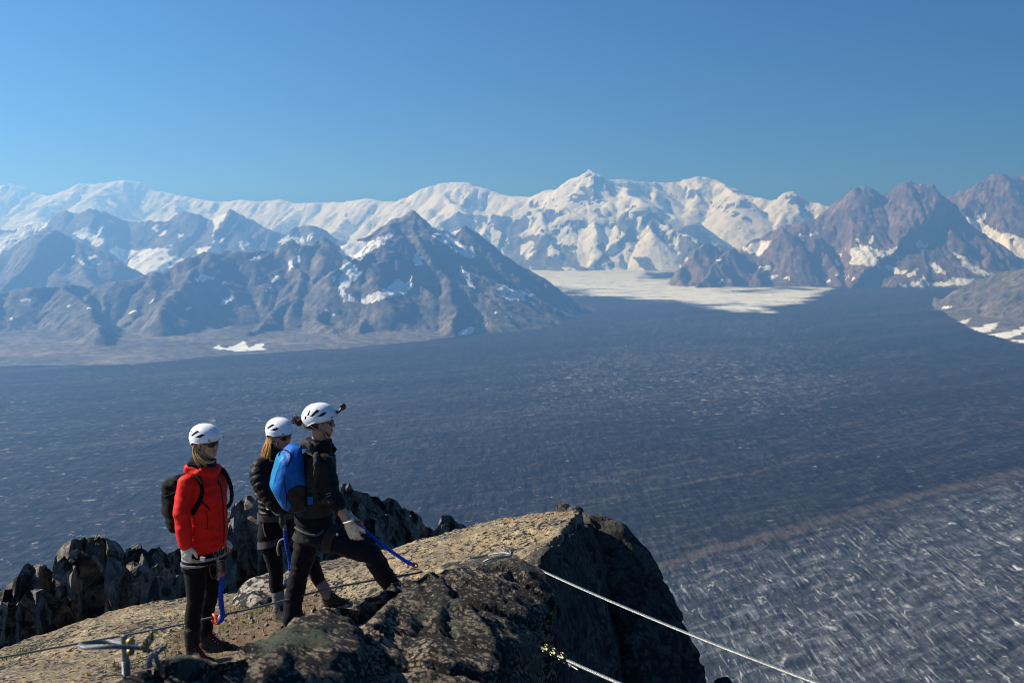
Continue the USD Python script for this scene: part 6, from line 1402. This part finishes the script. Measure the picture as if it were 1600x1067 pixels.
# the anchor in front: bar, cable eye and clamps
an = thing('anchor_bar', label='galvanised threaded anchor bar standing in the rock at the lower left', cat='anchor')
b0_, b1_ = P(199, 1072, 2.92), P(194, 992, 2.92)
bar = [tube_mesh(np.array([b0_, b1_]), 0.0105, 16)]
for u in np.linspace(0.02, 0.5, 14):
    c = b0_ * (1 - u) + b1_ * u
    bar.append(tube_mesh(ring(c, [0.0108, 0, 0.002], [0, 0.0108, 0.002], 16), 0.0022, 5, closed=True))
obj('bar', join(*bar), M_STEEL, an, smooth=True)
for y_, r_ in ((1003, 0.013), (1018, 0.011)):
    w_ = trimesh.creation.cylinder(r_, 0.010, sections=24); w_.apply_transform(trimesh.geometry.align_vectors([0, 0, 1], unit([0.75, -0.5, 0.15]))); w_.apply_translation(P(204, y_, 2.89)); obj('washer', w_, M_ZINC, an, smooth=30)
eye = [P(222, 1012, 2.86), P(205, 1011, 2.85), P(180, 1010, 2.83), P(150, 1010.5, 2.83), P(131, 1010, 2.86), P(126, 1007, 2.91), P(140, 1004, 2.98), P(165, 1002.5, 3.02), P(192, 1004, 2.98), P(212, 1008, 2.93), P(226, 1012, 2.9), P(238, 1019, 2.9), P(246, 1030, 2.9)]
tag(obj('cable_eye', wire_rope(spline(eye, 90), 0.0075, strands=6), M_STEELDK, smooth=True), 'out of focus eye of steel cable looped round the anchor bar at the lower left', 'cable')
rope_clamp('cable_clamp', P(229, 1009, 2.87), np.array([0.9, -0.1, -0.35]), np.array([0.45, -0.3, 0.8]), 0.95, 'greenish cable clamp nearest the anchor bar at the lower left', 'clamps beside the anchor bar')
rope_clamp('cable_clamp', P(241, 1021, 2.86), np.array([0.6, -0.1, -0.8]), np.array([0.9, -0.35, 0.3]), 0.95, 'lower blue grey clamp beside the anchor bar, rock just below', 'clamps beside the anchor bar', M_STEEL)
st_ = [tube_mesh(np.array([P(233, 1030, 2.9), P(234, 1042, 2.9)]), 0.0085, 10)]
tag(obj('cable_stub', join(*st_, wire_rope(np.array([P(244, 1026, 2.92), P(251, 1048, 2.94)]), 0.0075)), M_STEELDK, smooth=True), 'dark cut cable ends hanging under the clamps at the lower left', 'cable')

# lanyards
def braid(pts, r, n=70):
    q = spline(pts, n); s = np.linspace(0, 1, n)
    L = np.linalg.norm(np.diff(q, axis=0), axis=1).sum(); out = []
    t = np.gradient(q, axis=0); t /= np.linalg.norm(t, axis=1, keepdims=True)
    a = np.cross(t, [0.1, 0.9, 0.3]); a /= np.linalg.norm(a, axis=1, keepdims=True); b = np.cross(t, a)
    for k in range(3):
        th = s * L / 0.07 * 2 * math.pi + 2.094 * k
        out.append(tube_mesh(q + (np.cos(th)[:, None] * a + np.sin(th)[:, None] * b) * r * 0.55, r * 0.62, 7))
    return join(*out)
la = thing('lanyard', label='blue braided lanyard hanging from the red jacket woman\'s harness to an orange clip', cat='lanyard')
obj('rope', braid([P(347, 900, 7.32), P(346, 915, 7.32), P(345, 935, 7.34), P(347, 955, 7.36), P(345, 968, 7.38), P(341, 971, 7.38)], 0.019), M_ROPEBLUE, la, smooth=True)
obj('end_sleeve', soft(limb([P(347.5, 896, 7.32), P(347, 904, 7.32)], [0.017, 0.014]), 0.008, 1), M_REDCLIP, la, smooth=True)
for x0, x1 in ((333, 340), (345, 341)):
    obj('snap_hook', tube_mesh(spline([P(x0, 959, 7.42), P((x0 + x1) / 2, 964, 7.39), P(x1, 972, 7.38)], 10), 0.0105, 8), M_ORANGE, la, smooth=True)
obj('snap_gate', tube_mesh(spline([P(331, 968, 7.40), P(336, 973, 7.39), P(342, 974, 7.38)], 10), 0.009, 8), M_REDCLIP, la, smooth=True)
lb = thing('lanyard', label='taut blue lanyard from the man\'s hand down to a red clip on the rock', cat='lanyard')
obj('rope', braid([P(555, 815, 7.75), P(565, 824, 7.72), P(585, 841, 7.62), P(610, 860, 7.52), P(640, 880, 7.42)], 0.013), M_ROPEBLUE, lb, smooth=True)
obj('end_sleeve', soft(limb([P(638, 879, 7.43), P(646, 882, 7.41)], [0.016, 0.014]), 0.008, 1), M_ROPEBLUE, lb, smooth=True)
obj('clip', tube_mesh(ring(P(648, 882.5, 7.40), [0.022, 0, -0.008], [0.004, 0, 0.014], 20), 0.0062, 7, closed=True), M_REDCLIP, lb, smooth=True)
obj('hand_clip', to_tm(hulls([(P(555, 817, 7.74), 0.018), (P(563, 815, 7.72), 0.014)])), M_REDCLIP, lb, smooth=True)
lc_ = thing('lanyard', label='blue lanyard hanging from the grip on the puffer jacket woman\'s harness', cat='lanyard')
obj('rope', braid([P(445, 824, 7.98), P(446, 840, 7.98), P(449, 858, 7.98), P(452, 872, 8.0), P(453, 890, 8.05)], 0.015), M_ROPEBLUE, lc_, smooth=True)
obj('swivel', to_tm(hulls([(P(444.5, 821, 7.97), 0.013), (P(445, 826, 7.97), 0.016)])), M_STRAP, lc_, smooth=True)

# tufts of grass and small plants in the soil and cracks
M_GRASS = mat('dry_grass', {'oi': ('geometry', {}), 'r': ('rgb_ramp', {'ramp': [(0.0, (0.09, 0.13, 0.03)), (0.45, (0.15, 0.15, 0.045)), (0.75, (0.22, 0.16, 0.05)), (1.0, (0.30, 0.10, 0.03))]}), 'd': ('diffuse_bsdf', {}), 't': ('translucent_bsdf', {}), 'm': ('mix_closure', {'fac': 0.35})},
              [('oi.random_per_island', 'r.fac'), ('r.color', 'd.color'), ('r.color', 't.color'), ('d.BSDF', 'm.closure1'), ('t.BSDF', 'm.closure2')], surface='m.closure')
gr = np.random.default_rng(77)
gv, gf = [], []
spots = [(330, 955, 8.0, 10), (352, 948, 8.3, 14), (375, 960, 8.1, 12), (395, 945, 8.6, 18), (405, 938, 8.8, 20), (420, 930, 8.9, 18), (412, 965, 8.2, 10), (470, 925, 8.9, 10), (480, 932, 8.6, 8), (345, 985, 7.8, 10), (275, 990, 8.0, 12), (262, 1005, 7.7, 14), (250, 1015, 7.4, 12), (235, 1000, 7.7, 10), (200, 1022, 7.3, 14), (190, 1030, 7.2, 12), (385, 930, 9.1, 16), (435, 912, 9.4, 12), (30, 1013, 8.3, 16), (10, 1019, 8.2, 14), (50, 1006, 8.4, 14), (282, 970, 8.4, 8), (355, 930, 9.0, 12), (340, 1010, 7.5, 6)]
for (x, y, d, n) in spots:
    c = P(x, y, d)
    for i in range(int(n * 3.5)):
        bx, by = c[0] + gr.normal() * 0.07, c[1] + gr.normal() * 0.09
        if not (-8 < bx < 1 and 4 < by < 11): continue
        z = ledge_z(bx, by) - 0.005; h = gr.uniform(0.012, 0.05); a = gr.uniform(0, 6.28); lean = gr.uniform(0.2, 0.9) * h; w = gr.uniform(0.0022, 0.0045)
        dx, dy = math.cos(a), math.sin(a); k0 = len(gv)
        gv += [[bx - dy * w, by + dx * w, z], [bx + dy * w, by - dx * w, z], [bx + dx * lean * 0.4 - dy * w * 0.8, by + dy * lean * 0.4 + dx * w * 0.8, z + h * 0.6], [bx + dx * lean * 0.4 + dy * w * 0.8, by + dy * lean * 0.4 - dx * w * 0.8, z + h * 0.6], [bx + dx * lean, by + dy * lean, z + h]]
        gf += [[k0, k0 + 1, k0 + 3], [k0, k0 + 3, k0 + 2], [k0 + 2, k0 + 3, k0 + 4]]
tag(obj('grass', (np.array(gv), np.array(gf)), M_GRASS, smooth=False), 'sparse dry grass and small plants growing in the soil on the ledge', 'grass', kind='stuff')
# loose stones on the soil
M_PEBBLE = granite('pebble', [(0.3, (0.12, 0.10, 0.085)), (0.5, (0.24, 0.20, 0.16)), (0.68, (0.36, 0.31, 0.25))], dark=0.62, fine=30)
pv, pf = [], []
base = trimesh.creation.icosphere(1, 1.0)
for i in range(260):
    x, y = gr.uniform(260, 540), gr.uniform(915, 1020); d = gr.uniform(7.2, 9.3)
    if not (0 < x < 1600): continue
    p = P(x, y, np.interp(y, [915, 1030], [9.0, 7.3])); z = ledge_z(p[0], p[1]); r = gr.uniform(0.004, 0.018) * (2.2 if gr.random() < 0.08 else 1)
    v = base.vertices * (1 + 0.25 * gr.normal(size=(len(base.vertices), 1))) * gr.uniform(0.6, 1.2, 3) * r + [p[0], p[1], z + 0.2 * r]
    pf.append(base.faces + len(pv) * len(base.vertices)); pv.append(v)
tag(obj('loose_stones', (np.vstack(pv), np.vstack(pf)), M_PEBBLE, smooth=False), 'small loose stones scattered over the soil of the ledge', 'stones', kind='stuff')
